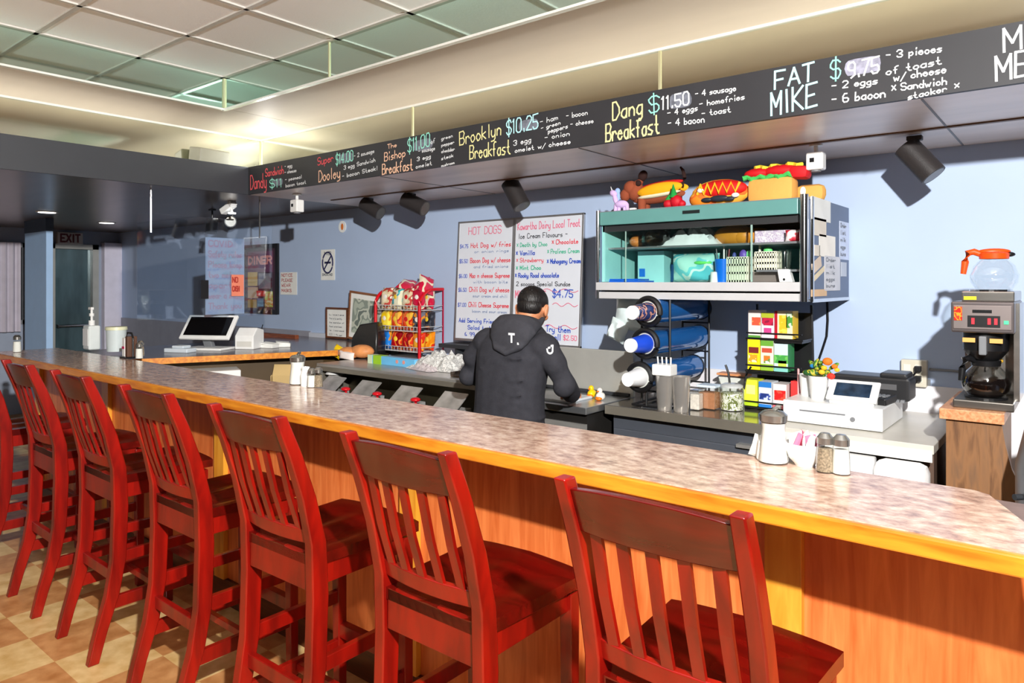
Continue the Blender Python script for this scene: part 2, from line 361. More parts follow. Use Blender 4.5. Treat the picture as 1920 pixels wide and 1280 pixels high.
# door
d = thing('door_1', (XL, 3.43, 0), None, None); struct(d, 'glass exit door with a metal frame')
fm = mat('door_frame_metal', S(170, 170, 165), .35, .4)
f = MB(); f.lohi((-.1, -.27, 0), (.03, -.22, 2.03)); f.lohi((-.1, .20, 0), (.03, .27, 2.03)); f.lohi((-.1, -.27, 1.97), (.03, .27, 2.03)); f.lohi((-.1, -.27, 0), (.03, .27, .15)); f.build('door_frame', fm, d)
MB().lohi((-.06, -.22, .15), (-.05, .20, 1.97)).build('glass_pane', mat('door_glass', S(70, 90, 96), .08, .2, var=.4, vscale=2, stretch=(1, 3, .6)), d)
MB().cyl((.06, -.2, 1.02), (.06, .18, 1.02), .015).lohi((0, -.2, 1.0), (.06, -.185, 1.04)).lohi((0, .165, 1.0), (.06, .18, 1.04)).build('push_bar', M_chrome, d)
# window with curtain
w = thing('window_1', (XL, 2.4, 0), None, None); struct(w, 'far window at the left edge with a pale curtain')
f = MB(); f.lohi((-.1, -.5, 1.06), (.02, -.45, 2.02)); f.lohi((-.1, .47, 1.06), (.02, .53, 2.02)); f.lohi((-.1, -.5, 1.06), (.02, .53, 1.11)); f.lohi((-.1, -.5, 1.97), (.02, .53, 2.02)); f.build('window_frame', M_gray, w)
MB().lohi((-.07, -.45, 1.11), (-.06, .47, 1.97)).build('window_pane', mat('night_glass', S(80, 110, 150), .1, .1), w)
c = MB(); N = 40
pts = [(XL+.10+.02*math.sin(k*1.3), 2.20+.62*k/N, 0) for k in range(N+1)]
poly = [Vector((a, b, .98)) for a, b, _ in pts]+[Vector((a+.008, b, .98)) for a, b, _ in reversed(pts)]
c.prism(poly, (0, 0, 1.04)); o = c.build('curtain', mat('sheer_curtain', S(196, 190, 202), .7), None, smooth=False)
tag(o, 'pale grey curtain hanging at the far left window', 'curtain')
# exit sign
t = thing('exit_sign', (XL+.05, 3.36, 2.10), 'white EXIT sign with dark red letters above the glass door', 'sign')
MB().box((0, 0, 0), (.05, .28, .14), bev=.005).build('sign_box', mat('exit_face', S(190, 184, 180), .4), t)
write_local(t, 'EXIT', (.027, -.105, -.045), (0, .21, 0), (0, 0, 1), .09, .02, mat('exit_red', S(96, 14, 20), .5))

# chalkboard
cb = thing('chalkboard', (0, BY, SZ), 'long black chalkboard menu with handwritten breakfasts above the back counter', 'chalkboard')
MB().lohi((BX, 0, 0), (XR, .02, ZT-SZ)).build('board', M_slate, cb)
def chalk(n, c): return mat('chalk_'+n, c, .95, var=.12, vscale=60)
CW = chalk('white', S(225, 228, 230)); CR = chalk('red', S(226, 90, 96)); CY = chalk('yellow', S(232, 224, 160)); CP = chalk('peach', S(235, 190, 160)); CM = chalk('mint', S(150, 225, 205)); CBL = chalk('blue', S(180, 235, 240))
def smudge(x0, x1, y0, y1, m=None):
    """rubbed patch of chalk, pixel corners"""
    A = onY(x0, y1, BY); B = onY(x1, y0, BY); mb = MB(); n = 14; cx, cz = (A.x+B.x)/2, (A.z+B.z)/2; rx, rz = (B.x-A.x)/2, (B.z-A.z)/2
    vs = [mb.bm.verts.new((cx+rx*abs(math.cos(2*PI*i/n))**.6*math.copysign(1, math.cos(2*PI*i/n))*random.uniform(.9, 1.05), BY-.0004, cz+rz*abs(math.sin(2*PI*i/n))**.6*math.copysign(1, math.sin(2*PI*i/n))*random.uniform(.9, 1))) for i in range(n)]
    mb.bm.faces.new(vs); return mb.build('chalk_smudge', m or mat('chalk_dust', S(112, 116, 128), .95, var=.35, vscale=40), cb, off=cb.location)
wr = lambda t_, a, b, h, m, th=1.6: writeY(cb, t_, a, b, h, BY, m, th)
wr('Dandy', (470, 355), (500, 351), 26, CR, 2.2); wr('Sandwich', (498, 331), (532, 325), 14, CR, 1.8); smudge(511, 531, 333, 350); wr('$11', (506, 352), (529, 350), 15, CM, 1.8)
wr('- egg', (534, 315), (548, 313), 6, CW, 1.1); wr('- cheese', (534, 326), (556, 322), 6, CW, 1.1); wr('- peameal', (535, 340), (566, 334), 6, CW, 1.1); wr('bacon toast', (536, 351), (574, 344), 6, CW, 1.1)
wr('Super', (596, 310), (625, 302), 14, CR, 1.6); wr('Dooley', (598, 341), (638, 332), 20, CP, 2.0); smudge(634, 663, 284, 308); wr('$14.00', (630, 309), (662, 301), 19, CM, 1.8)
wr('- 2 sausage', (664, 296), (702, 286), 7, CW, 1.1); wr('3 egg Sandwich', (645, 318), (704, 303), 7, CW, 1.2); wr('- bacon Steak!', (642, 334), (710, 318), 7, CW, 1.2)
wr('The', (727, 279), (744, 275), 8, CP, 1.4); wr('Bishop', (721, 302), (760, 293), 15, CP, 1.9); wr('Breakfast', (717, 327), (774, 318), 19, CP, 2.2)
smudge(775, 812, 257, 286); wr('$11.00', (765, 286), (806, 273), 24, CM, 2.0); wr('of', (808, 270), (816, 267), 8, CW, 1.1)
wr('- sausage', (785, 287), (816, 281), 7, CW, 1.1); wr('3 egg', (782, 302), (808, 296), 7, CW, 1.2); wr('omelet', (780, 316), (810, 309), 7, CW, 1.2)
wr('green', (828, 263), (849, 257), 6, CW, 1.1); wr('pepper', (828, 275), (852, 269), 6, CW, 1.1); wr('cheddar', (828, 287), (853, 282), 6, CW, 1.1); wr('steak', (828, 300), (850, 294), 6, CW, 1.1); wr('mushroom', (828, 313), (852, 307), 5, CW, 1.0)
wr('Brooklyn', (862, 272), (940, 252), 24, CY, 2.2); wr('Breakfast', (881, 298), (957, 288), 25, CY, 2.3); smudge(972, 1010, 220, 248); wr('$10.25', (950, 253), (1009, 240), 26, CBL, 2.4)
wr('- ham', (1013, 233), (1046, 224), 9, CW, 1.3); wr('- green', (1015, 244), (1051, 233), 7, CW, 1.2); wr('peppers', (1028, 250), (1065, 240), 8, CW, 1.3); wr('- onion', (1022, 262), (1068, 254), 8, CW, 1.3)
wr('- bacon', (1062, 222), (1102, 215), 9, CW, 1.3); wr('- cheese', (1070, 237), (1113, 230), 8, CW, 1.3); wr('3 egg', (963, 273), (996, 266), 9, CW, 1.4); wr('omelet w/ cheese', (966, 286), (1070, 269), 8, CW, 1.4)
wr('Dang', (1149, 225), (1205, 213), 32, CY, 3.0); wr('Breakfast', (1136, 266), (1236, 249), 32, CY, 3.0); smudge(1254, 1297, 168, 207); wr('$', (1217, 212), (1236, 208), 30, CM, 2.6); wr('11.50', (1241, 206), (1292, 196), 24, CW, 2.8)
wr('- 4 sausage', (1304, 181), (1380, 170), 10, CW, 1.7); wr('- homefries', (1312, 200), (1396, 186), 10, CW, 1.7); wr('- 4 eggs', (1252, 217), (1308, 207), 10, CW, 1.7); wr('- toast', (1316, 218), (1370, 210), 10, CW, 1.7); wr('- 4 bacon', (1253, 237), (1321, 229), 12, CW, 1.8)
wr('FAT', (1453, 167), (1526, 150), 32, CBL, 4.0); wr('MIKE', (1446, 217), (1532, 198), 42, CBL, 4.0); wr('$', (1558, 149), (1576, 145), 34, CM, 2.8); smudge(1582, 1655, 100, 146, mat('chalk_dust_bright', S(150, 150, 168), .95, var=.35, vscale=40))
wr('9.75', (1590, 148), (1648, 136), 29, CW, 3.2); wr('- 2 eggs', (1560, 167), (1645, 157), 12, CW, 2.2); wr('- 6 bacon', (1560, 194), (1660, 182), 15, CW, 2.4)
wr('- 3 pieces', (1662, 110), (1766, 97), 13, CW, 2.2); wr('of toast', (1662, 141), (1765, 120), 13, CW, 2.2); wr('w/ cheese', (1676, 152), (1774, 136), 13, CW, 2.2); wr('* Sandwich', (1670, 172), (1775, 158), 13, CW, 2.2); wr('stacker *', (1703, 187), (1796, 166), 11, CW, 2.0)
wr('MAC', (1883, 97), (2000, 74), 42, CW, 4.5); wr('MELT', (1868, 152), (2010, 126), 46, CW, 4.5)

# ================================================================== MAIN BAR
# laminate
def laminate():
    m, nt, b = _new('mottled_laminate')
    n = _noise(nt, 24, (1, 1.6, 1), 8); n.inputs['Roughness'].default_value = .68
    r = _ramp(nt, n.outputs['Fac'], [(.28, S(122, 94, 82)), (.42, S(172, 138, 120)), (.54, S(202, 172, 152)), (.70, S(224, 204, 186))])
    n2 = _noise(nt, 2.2, (1, 1, 1), 3); mx = nt.nodes.new('ShaderNodeMixRGB'); mx.blend_type = 'MULTIPLY'; mx.inputs[0].default_value = .35
    r2 = _ramp(nt, n2.outputs['Fac'], [(.35, S(214, 206, 202)), (.65, (1, 1, 1, 1))])
    nt.links.new(r.outputs[0], mx.inputs[1]); nt.links.new(r2.outputs[0], mx.inputs[2]); nt.links.new(mx.outputs[0], b.inputs['Base Color'])
    b.inputs['Roughness'].default_value = .16; b.inputs['Specular IOR Level'].default_value = .55; return m
M_lam = laminate()
M_oak = wood('oak_edge', S(196, 104, 20), S(238, 158, 44), 5, (1, 8, 8), .35, .2)
FY, KY, LX = 1.53, 1.95, -5.9
bar = thing('bar_counter', (0, 1.74, 0), 'long bar counter with mottled laminate top, oak edge and wooden front', 'bar counter')
topoly = [(LX, FY+.018), (1.2, FY+.018), (1.2, 1.55), (-.03, 1.60), (-.17, 1.93), (-.20, KY), (LX, KY)]
MB().prism([(a, b, 1.032) for a, b in topoly], (0, 0, .038)).build('countertop', M_lam, bar, off=(0, 1.74, 0), bev=.002)
MB().lohi((LX, FY, 1.030), (1.2, FY+.018, 1.069), bev=.004).build('wood_edge', M_oak, bar, off=(0, 1.74, 0))
M_panel = wood('bar_front_wood', S(200, 98, 44), S(232, 134, 72), 7, (6, 6, .5), .4, .15)
MB().lohi((LX+.1, 1.80, 0), (1.2, 1.83, 1.032)).build('front_panel', M_panel, bar, off=(0, 1.74, 0))
MB().lohi((LX+.1, 1.90, 0), (-.25, 1.92, 1.032)).build('back_panel', mat('counter_back', S(90, 70, 55), .6), bar, off=(0, 1.74, 0))
MB().lohi((LX+.1, 1.785, 0), (1.2, 1.80, .12)).build('kick_board', wood('kick_wood', S(70, 30, 14), S(100, 50, 22)), bar, off=(0, 1.74, 0))
M_pil = wood('pilaster_oak', S(216, 138, 36), S(240, 172, 62), 6, (5, 5, .5), .35, .15)
for px in (-.58, -1.93, -3.27, -4.60, -5.75):
    MB().lohi((px-.045, 1.775, .12), (px+.045, 1.80, 1.032), bev=.002).build('pilaster', M_pil, bar, off=(0, 1.74, 0))
# lower counter continuing past the clipped corner
sc = thing('side_counter', (.5, 1.76, 0), 'dull brown counter just past the clipped corner of the long bar', 'counter')
MB().prism([(-.165, 1.985, 1.005), (-.165, 1.945, 1.005), (-.022, 1.612, 1.005), (1.2, 1.562, 1.005), (1.2, 1.985, 1.005)], (0, 0, .042)).build('countertop', mat('brown_laminate', S(120, 98, 90), .4, var=.2, vscale=20), sc, off=(.5, 1.76, 0))
MB().lohi((-.05, 1.85, 0), (1.2, 1.96, 1.0)).build('cabinet', mat('brown_cab', S(86, 60, 44), .5), sc, off=(.5, 1.76, 0))

# return counter on the left (towards the back wall)
rc = thing('return_counter', (-5.1, 2.9, 0), 'return counter with oak edge running from the bar to the blue wall', 'counter')
poly = [(-5.75, 1.955), (-4.90, 1.955), (-4.33, 3.28), (-4.33, 3.93), (-5.75, 3.93)]
MB().prism([(a, b, 1.012) for a, b in poly], (0, 0, .038)).build('countertop', mat('grey_laminate', S(112, 104, 108), .2, var=.2, vscale=12), rc, off=rc.location)
a_, b_ = Vector((-4.90, 1.955, 1.03)), Vector((-4.33, 3.28, 1.03)); dd = (b_-a_); an = math.atan2(dd.y, dd.x)
MB().box((a_+b_)/2+Vector((.012, -.005, 0)), (dd.length, .018, .04), (0, 0, an)).build('wood_edge', M_oak, rc, off=rc.location)
MB().prism([(a, b, 0) for a, b in [(-5.7, 2.0), (-5.02, 2.0), (-4.5, 3.28), (-4.5, 3.93), (-5.7, 3.93)]], (0, 0, 1.012)).build('cabinet', mat('return_cab', S(78, 60, 34), .6), rc, off=rc.location)

# ================================================================== BAR STOOLS
M_ch = wood('cherry_wood', S(98, 6, 3), S(158, 17, 6), 5, (3, 3, .6), .32, .12, coord='Object')
M_ch2 = wood('cherry_shaded', S(66, 3, 2), S(106, 7, 4), 5, (.6, 4, 3), .24, .25)  # darker copy for seat and crest rail, crest shade put into the colour
def make_stool():
    t = thing('bar_stool', (0, 0, 0), 'x', 'bar stool', group='cherry bar stools along the bar')
    W2 = .176
    prof = [(0, -.085), (.12, -.055), (.26, -.012), (.40, .012), (.62, .02), (.78, .014), (.92, -.018), (1.05, -.062), (1.172, -.112)]   # z, y of the rear post
    wid = [(.034, .042), (.036, .046), (.037, .052), (.037, .056), (.037, .058), (.036, .054), (.034, .048), (.032, .044), (.029, .038)]
    for sx in (-1, 1):
        rings = []
        for (z, y), (wx, wy) in zip(prof, wid):
            x = sx*W2; rings.append([(x-wx/2, y-wy/2, z), (x+wx/2, y-wy/2, z), (x+wx/2, y+wy/2, z), (x-wx/2, y+wy/2, z)])
        MB().loft(rings).build('rear_leg', M_ch, t, bev=.004, smooth=True)
    for sx in (-1, 1):
        MB().loft([[(sx*.175-.017, .36, 0), (sx*.175+.017, .36, 0), (sx*.175+.017, .394, 0), (sx*.175-.017, .394, 0)], [(sx*.175-.02, .352, .70), (sx*.175+.02, .352, .70), (sx*.175+.02, .392, .70), (sx*.175-.02, .392, .70)]]).build('front_leg', M_ch, t, bev=.003)
    def yat(z):
        for (z0, y0), (z1, y1) in zip(prof, prof[1:]):
            if z0 <= z <= z1: return y0+(y1-y0)*(z-z0)/(z1-z0)
    def curved(z0, z1, bow, th, arch=0.0, half=W2-.010):
        rings = []; n = 10
        for i in range(n+1):
            u = i/n*2-1; x = u*half; b = bow*(1-u*u); ar = arch*(1-u*u)
            rings.append([(x, yat(z0)-b-th/2, z0), (x, yat(z0)-b+th/2, z0), (x, yat(z1-.002)-b+th/2, z1+ar), (x, yat(z1-.002)-b-th/2, z1+ar)])
        return MB().loft(rings)
    curved(1.06, 1.150, .022, .02, .014).build('crest_rail', M_ch2, t, smooth=True, bev=.003)
    curved(.775, .82, .02, .02).build('lower_back_rail', M_ch, t, smooth=True, bev=.003)
    for i in range(5):
        u = (i-2)/2.5; x = u*(W2-.02); b = .021*(1-(x/W2)**2); y0, y1 = yat(.82)-b, yat(1.055)-b
        MB().loft([[(x-.0125, y0-.005, .815), (x+.0125, y0-.005, .815), (x+.0125, y0+.005, .815), (x-.0125, y0+.005, .815)],
                   [(x-.0125, (y0+y1)/2-.008, .93), (x+.0125, (y0+y1)/2-.008, .93), (x+.0125, (y0+y1)/2+.002, .93), (x-.0125, (y0+y1)/2+.002, .93)],
                   [(x-.0125, y1-.005, 1.06), (x+.0125, y1-.005, 1.06), (x+.0125, y1+.005, 1.06), (x-.0125, y1+.005, 1.06)]]).build('back_slat', M_ch, t)
    # saddle seat
    s_ = MB(); n = 16; G = []
    for j in range(n+1):
        v = j/n; y = .0+v*.42; hw = .185+.02*v; row = []
        for i in range(n+1):
            u = i/n*2-1; x = u*hw
            dip = -.014*math.exp(-((abs(u)-.42)/.30)**2)*(1 if v < 1 else 1)*math.sin(min(1, v*1.1+.05)*PI)**.5 + .008*(v**3)*(1-abs(u))
            row.append((x, y-(.012*(u**4) if v > .9 else 0), .745+dip))
        G.append(row)
    bmv = [[s_.bm.verts.new(p) for p in r] for r in G]; bb = [[s_.bm.verts.new((p[0], p[1], .712)) for p in r] for r in G]
    for j in range(n):
        for i in range(n): s_.bm.faces.new((bmv[j][i], bmv[j][i+1], bmv[j+1][i+1], bmv[j+1][i])); s_.bm.faces.new((bb[j][i], bb[j+1][i], bb[j+1][i+1], bb[j][i+1]))
    for i in range(n):
        s_.bm.faces.new((bmv[0][i], bb[0][i], bb[0][i+1], bmv[0][i+1])); s_.bm.faces.new((bmv[n][i+1], bb[n][i+1], bb[n][i], bmv[n][i]))
        s_.bm.faces.new((bmv[i+1][0], bb[i+1][0], bb[i][0], bmv[i][0])); s_.bm.faces.new((bmv[i][n], bb[i][n], bb[i+1][n], bmv[i+1][n]))
    bmesh.ops.recalc_face_normals(s_.bm, faces=s_.bm.faces)
    s_.build('seat', M_ch2, t, smooth=True)
    ap = MB(); ap.lohi((-.152, .0, .635), (.152, .022, .742)); ap.build('rear_apron', M_ch, t, bev=.002)
    MB().lohi((-.157, .36, .65), (.157, .38, .712)).build('front_apron', M_ch, t, bev=.002)
    for sx in (-1, 1): MB().lohi((sx*.172-.010, .04, .65), (sx*.172+.010, .36, .712)).build('side_apron', M_ch, t, bev=.002)
    for sx in (-1, 1):
        MB().lohi((sx*.172-.011, .02, .385), (sx*.172+.011, .37, .43)).build('side_stretcher', M_ch, t, bev=.002)
        MB().lohi((sx*.172-.011, -.01, .20), (sx*.172+.011, .37, .25)).build('side_stretcher', M_ch, t, bev=.002)
    MB().lohi((-.16, -.005, .305), (.16, .018, .35)).build('rear_stretcher', M_ch, t, bev=.002)
    MB().lohi((-.16, .36, .26), (.16, .39, .31)).build('foot_rest', M_ch, t, bev=.002)
    MB().lohi((-.16, .18, .212), (.16, .20, .24)).build('middle_stretcher', M_ch, t, bev=.002)
    return t
stool = make_stool()
SX = [-.615, -1.285, -1.95, -2.61, -3.31, -3.96, -4.76]
SL = ['nearest red-stained bar stool, its wide back at the lower right of the photo', 'second red-stained bar stool from the camera, under the middle of the bar',
      'third red-stained bar stool from the camera, its seat showing right of its back', 'fourth red-stained bar stool from the camera, between the third and the fifth',
      'fifth red-stained bar stool from the camera, both rear feet showing on the tiles', 'sixth red-stained bar stool from the camera, last but one at the left',
      'farthest red-stained bar stool, only a sliver at the left edge of the photo']
stool.location = (SX[0], 1.25, 0); stool['label'] = SL[0]
for x, l in list(zip(SX, SL))[1:]: copy_tree(stool, (x, 1.25, 0), random.uniform(-.02, .02), l)

# ================================================================== ITEMS ON THE BAR
M_sugar = mat('sugar_white', S(246, 244, 238), .8); M_lid = mat('lid_metal', S(176, 176, 172), .25, .9); M_pep = mat('pepper_grey', S(150, 132, 110), .9, var=.5, vscale=200)
M_gl = glass('jar_glass', (.96, .98, .97, 1), .10, .03)
def sugar_jar(loc, label, grp=None, k=1.0):
    t = thing('sugar_dispenser', loc, label, 'sugar dispenser', group=grp)
    MB().lathe([(0, .004*k), (.0365*k, .004*k), (.0335*k, .05*k), (.029*k, .09*k), (.031*k, .106*k), (0, .107*k)], n=28).build('sugar', M_sugar, t, smooth=True)
    MB().lathe([(0, 0), (.038*k, 0), (.038*k, .012*k), (.034*k, .05*k), (.030*k, .09*k), (.033*k, .112*k), (.033*k, .118*k)], n=28).build('glass_jar', M_gl, t, smooth=True)
    MB().lathe([(.035*k, .110*k), (.036*k, .128*k), (.026*k, .137*k), (0, .142*k)], n=28).tube([(0, 0, .138*k), (.012*k, 0, .150*k), (.020*k, 0, .149*k)], .006*k).build('metal_lid', M_lid, t, smooth=True)
    return t
def shaker(loc, label, fill, k=1.0, grp=None, cat='shaker'):
    t = thing('shaker', loc, label, cat, group=grp)
    MB().lathe([(0, .003), (.0185*k, .003), (.0175*k, .03*k), (.016*k, .054*k), (0, .056*k)], n=16).build('filling', fill, t, smooth=True)
    MB().lathe([(0, 0), (.020*k, 0), (.019*k, .03*k), (.016*k, .066*k)], n=16).build('glass_body', M_gl, t, smooth=True)
    MB().lathe([(.018*k, .064*k), (.018*k, .078*k), (.010*k, .088*k), (0, .089*k)], n=16).build('metal_cap', M_lid, t, smooth=True)
    return t
sugar_jar(onZ(1450, 866, 1.07), 'tall glass sugar dispenser with metal lid on the bar left of the white packet bowl', k=1.0)
# bowl with packets
t = thing('sugar_bowl', onZ(1509, 872, 1.07), 'small white bowl holding sugar packets on the bar', 'bowl')
MB().lathe([(0, 0), (.024, 0), (.026, .005), (.040, .020), (.047, .040), (.049, .060), (.046, .060), (.044, .04), (.036, .02), (0, .012)], n=32).build('bowl', mat('white_ceramic', S(246, 246, 244), .15, coat=.5), t, smooth=True)
bp = onZ(1509, 872, 1.07)
for i in range(9):
    a = i/9*2*PI; pk = ['pink', 'white', 'white'][i % 3]
    p = thing('sugar_packet', bp+Vector((.022*math.cos(a), .022*math.sin(a), .052)), {'pink': 'pink sweetener packet standing in the small white bowl', 'white': 'white sugar packet standing in the small white bowl'}[pk], 'sugar packet', group=pk+' packets in the white bowl', rot=(random.uniform(-.4, .4), random.uniform(-.5, .5), a))
    MB().pillow((0, 0, .01), .034, .046, .004, n=4).build('paper_sleeve', mat('packet_'+pk, S(238, 120, 150) if pk == 'pink' else S(242, 240, 240), .6), p)
shaker(onZ(1547, 884, 1.07), 'glass pepper shaker on the bar right of the packet bowl', M_pep, 1.12)
shaker(onZ(1577, 888, 1.07), 'glass salt shaker on the bar at the right of the pepper shaker', M_sugar, 1.12)
t = thing('napkin_stack', onZ(1432, 860, 1.07), 'crumpled pale napkins just left of the near sugar dispenser', 'napkins')
MB().box((0, 0, .028), (.035, .05, .055), (.1, .1, .4), bev=.006).pillow((-.012, .01, .03), .05, .06, .02, rot=(0, .3, .5)).build('folded_paper', M_paper, t)
# middle group
sugar_jar(onZ(558, 720, 1.07), 'glass sugar dispenser with metal lid in the condiment group halfway down the bar', k=1.0)
def cream_cup(loc, label):
    t = thing('creamer', loc, label, 'creamer')
    MB().lathe([(0, 0), (.022, 0), (.024, .05), (.017, .075), (.020, .088), (.017, .088), (.014, .075), (.02, .05), (0, .01)], n=20).build('ceramic_body', mat('white_ceramic', S(246, 246, 244), .15, coat=.5), t, smooth=True)
    MB().tube([(.02, 0, .07), (.036, 0, .066), (.040, 0, .045), (.034, 0, .028), (.022, 0, .025)], .004).build('handle', mat('white_ceramic', S(246, 246, 244)), t, smooth=True)
    return t
cream_cup(onZ(573, 723, 1.07), 'small white creamer right beside the mid-bar sugar dispenser')
shaker(onZ(584, 726, 1.07), 'salt shaker between the white creamer and the pepper at mid bar', M_sugar)
shaker(onZ(597, 726, 1.07), 'pepper shaker at the right end of the mid-bar condiments', M_pep, 1.05)
# far group
t = thing('condiment_caddy', onZ(243, 671, 1.07), 'small dark wire caddy holding white packets near the far end of the bar', 'caddy')
MB().lohi((-.05, -.04, 0), (.05, .04, .01)).tube([(-.05, 0, .01), (-.05, 0, .13), (-.03, 0, .16), (.03, 0, .16), (.05, 0, .13), (.05, 0, .01)], .006).build('wire_frame', M_black, t)
MB().lohi((-.04, -.03, .01), (.0, .03, .13), bev=.004).build('white_packets', M_white, t); MB().lohi((-.036, -.033, .06), (-.004, -.03, .075)).build('pink_label', mat('pink_label', S(190, 40, 90), .5), t)
MB().lohi((.005, -.03, .01), (.04, .03, .14), bev=.004).build('brown_packets', mat('brown_packets', S(90, 60, 44), .6), t)
shaker(onZ(261, 672, 1.07), 'white salt shaker right of the far wire caddy', M_sugar, 1.15)
shaker(onZ(255, 668, 1.07)+Vector((.0, .03, 0)), 'pepper shaker tucked behind the far white salt shaker', M_pep, 1.15)
t = thing('sanitizer_bottle', onZ(172, 655, 1.07), 'clear square sanitizer bottle with white pump at the far end of the bar', 'pump bottle')
MB().lohi((-.055, -.04, 0), (.055, .04, .175), bev=.012).build('clear_body', mat('gel_body', S(220, 226, 224), .15), t); MB().lohi((-.045, -.043, .03), (.045, -.0405, .15)).build('label', M_white, t)
MB().cyl((0, 0, .175), (0, 0, .21), .02).cyl((0, 0, .21), (0, 0, .29), .008).box((-.012, 0, .295), (.055, .02, .02), bev=.004).cyl((0, 0, .24), (0, 0, .26), .016).build('pump', M_white, t)
t = thing('wipes_tub', onZ(218, 658, 1.07), 'translucent white plastic tub with yellowish lid beside the sanitizer bottle', 'tub')
MB().lathe([(0, 0), (.06, 0), (.066, .15), (0, .15)], n=28).build('tub_body', mat('milky_plastic', S(206, 216, 216), .3), t, smooth=True); MB().lathe([(0, .172), (.069, .172), (.071, .15), (0, .15)], n=28).build('lid', mat('cream_lid', S(226, 226, 190), .4), t, smooth=True)
shaker(onZ(32, 660, 1.07), 'pale shaker alone at the far left end of the bar', M_sugar, 1.35)

# ================================================================== RETURN COUNTER ITEMS
LZ = 1.05
p = onZ(392, 655, LZ)
t = thing('register_terminal', p, 'white point of sale terminal with tilted black screen on the return counter', 'terminal', rz=math.radians(28))
MB().lohi((-.16, -.10, 0), (.16, .10, .018), bev=.006).build('base_plate', M_white, t)
MB().box((-.02, .02, .06), (.07, .04, .12), (math.radians(25), 0, 0), bev=.006).build('stand_neck', M_gray, t)
MB().box((0, 0, .165), (.41, .022, .215), (math.radians(-38), 0, 0), bev=.006).build('screen_housing', M_white, t)
sc_n = Euler((math.radians(-38), 0, 0)).to_matrix()
MB().box(Vector((0, 0, .165))+sc_n @ Vector((0, -.0125, .004)), (.355, .002, .165), (math.radians(-38), 0, 0)).build('screen', mat('screen_black', S(10, 11, 14), .12), t)
t = thing('receipt_printer', onZ(468, 653, LZ), 'white receipt printer at the right of the tilted black screen', 'printer', rz=math.radians(30))
MB().prism([(-.075, -.08, 0), (-.075, -.08, .10), (-.075, -.02, .16), (-.075, .08, .14), (-.075, .08, 0)], (.15, 0, 0)).build('printer_body', M_white, t, bev=.006)
MB().lohi((-.06, -.0815, .02), (.06, -.08, .06)).build('front_panel', mat('beige_pl', S(210, 208, 200), .4), t)
t = thing('card_tray', onZ(338, 660, LZ), 'pale blue-white card tray lying left of the terminal', 'tray', rz=.4)
MB().lohi((-.10, -.05, 0), (.10, .05, .03), bev=.006).lohi((-.04, -.04, .03), (.06, .04, .05), bev=.006).build('tray_body', mat('pale_blue_pl', S(206, 216, 224), .4), t)
for i, (px, py, a, l) in enumerate([(505, 652, .3, 'white paper pad on the return counter right of the receipt printer'), (530, 650, .9, 'folded white slip at the right end of the paper pad')]):
    t = thing('paper_pad', onZ(px, py, LZ), l, 'paper', rz=a); MB().box((0, 0, .014), (.12, .08, .026), bev=.003).box((0, 0, .034), (.10, .07, .008), (.1, .1, .2)).build('sheets', M_paper, t)
t = thing('cable', (0, 0, 0), 'thin dark cable standing up behind the receipt printer', 'cable'); q = onZ(486, 640, LZ)
MB().tube([q, q+Vector((0, .02, .06)), q+Vector((.01, .02, .12)), q+Vector((-.01, .04, .14))], .004).build('cord', M_black, t)
# cash drawer under return counter
a_in = math.atan2(1.325, .57)
q = Vector((-4.66, 2.35, .84))
t = thing('till_box', q, 'white cash drawer mounted under the oak edge of the return counter', 'cash drawer', rz=a_in)
MB().lohi((-.24, -.02, -.06), (.30, .25, .11), bev=.006).build('drawer_body', M_white, t)
MB().lohi((-.2, -.024, .02), (.2, -.021, .03)).build('slot', M_gray, t); MB().cyl((.2, -.03, .055), (.2, -.02, .055), .008).build('lock', M_gray, t)
for i, (px, py, w_, h_, l) in enumerate([(508, 690, .13, .16, 'left one of two kraft paper bags standing under the return counter'), (533, 688, .14, .19, 'right one of two kraft paper bags standing under the return counter')]):
    q = onY(px, 710, 2.95); t = thing('paper_bag', (q.x, 2.95, .62), l, 'paper bag', rz=.6)
    MB().loft([[(-w_/2, -.04, 0), (w_/2, -.04, 0), (w_/2, .04, 0), (-w_/2, .04, 0)], [(-w_/2, -.045, h_*.6+.15), (w_/2, -.045, h_*.6+.15), (w_/2, .045, h_*.6+.15), (-w_/2, .045, h_*.6+.15)], [(-w_/2, -.01, h_+.15), (w_/2, -.01, h_+.15), (w_/2, .01, h_+.15), (-w_/2, .01, h_+.15)]]).build('bag_body', mat('kraft_paper', S(206, 176, 120), .8), t)
MB().lohi((-4.75, 2.75, .57), (-4.02, 3.03, .60)).build('lower_shelf', mat('shelf_brown', S(80, 64, 36), .7), rc, off=rc.location)
# frames leaning at the wall
def frame(name, c0, c1, Y, fc, label, cat, rz=0.0, inner=M_paper, lean=.0, fw_=.018):
    a = onY(c0[0], c1[1], Y); b = onY(c1[0], c0[1], Y); w_ = b.x-a.x; h_ = b.z-a.z
    t = thing(name, ((a.x+b.x)/2, Y, a.z), label, cat, rot=(-lean, rz, 0))
    f = MB(); f.lohi((-w_/2, -.01, 0), (w_/2, .01, fw_)); f.lohi((-w_/2, -.01, h_-fw_), (w_/2, .01, h_)); f.lohi((-w_/2, -.01, fw_), (-w_/2+fw_, .01, h_-fw_)); f.lohi((w_/2-fw_, -.01, fw_), (w_/2, .01, h_-fw_)); f.build('frame', fc, t)
    MB().lohi((-w_/2+fw_, -.004, fw_), (w_/2-fw_, .004, h_-fw_)).build('picture', inner, t)
    return t, w_, h_
M_fw = wood('frame_wood', S(70, 38, 20), S(120, 68, 36), 8)
t, w_, h_ = frame('framed_certificate', (612, 577), (653, 633), 3.90, M_fw, 'small dark-framed certificate leaning against the wall on the return counter', 'framed certificate')
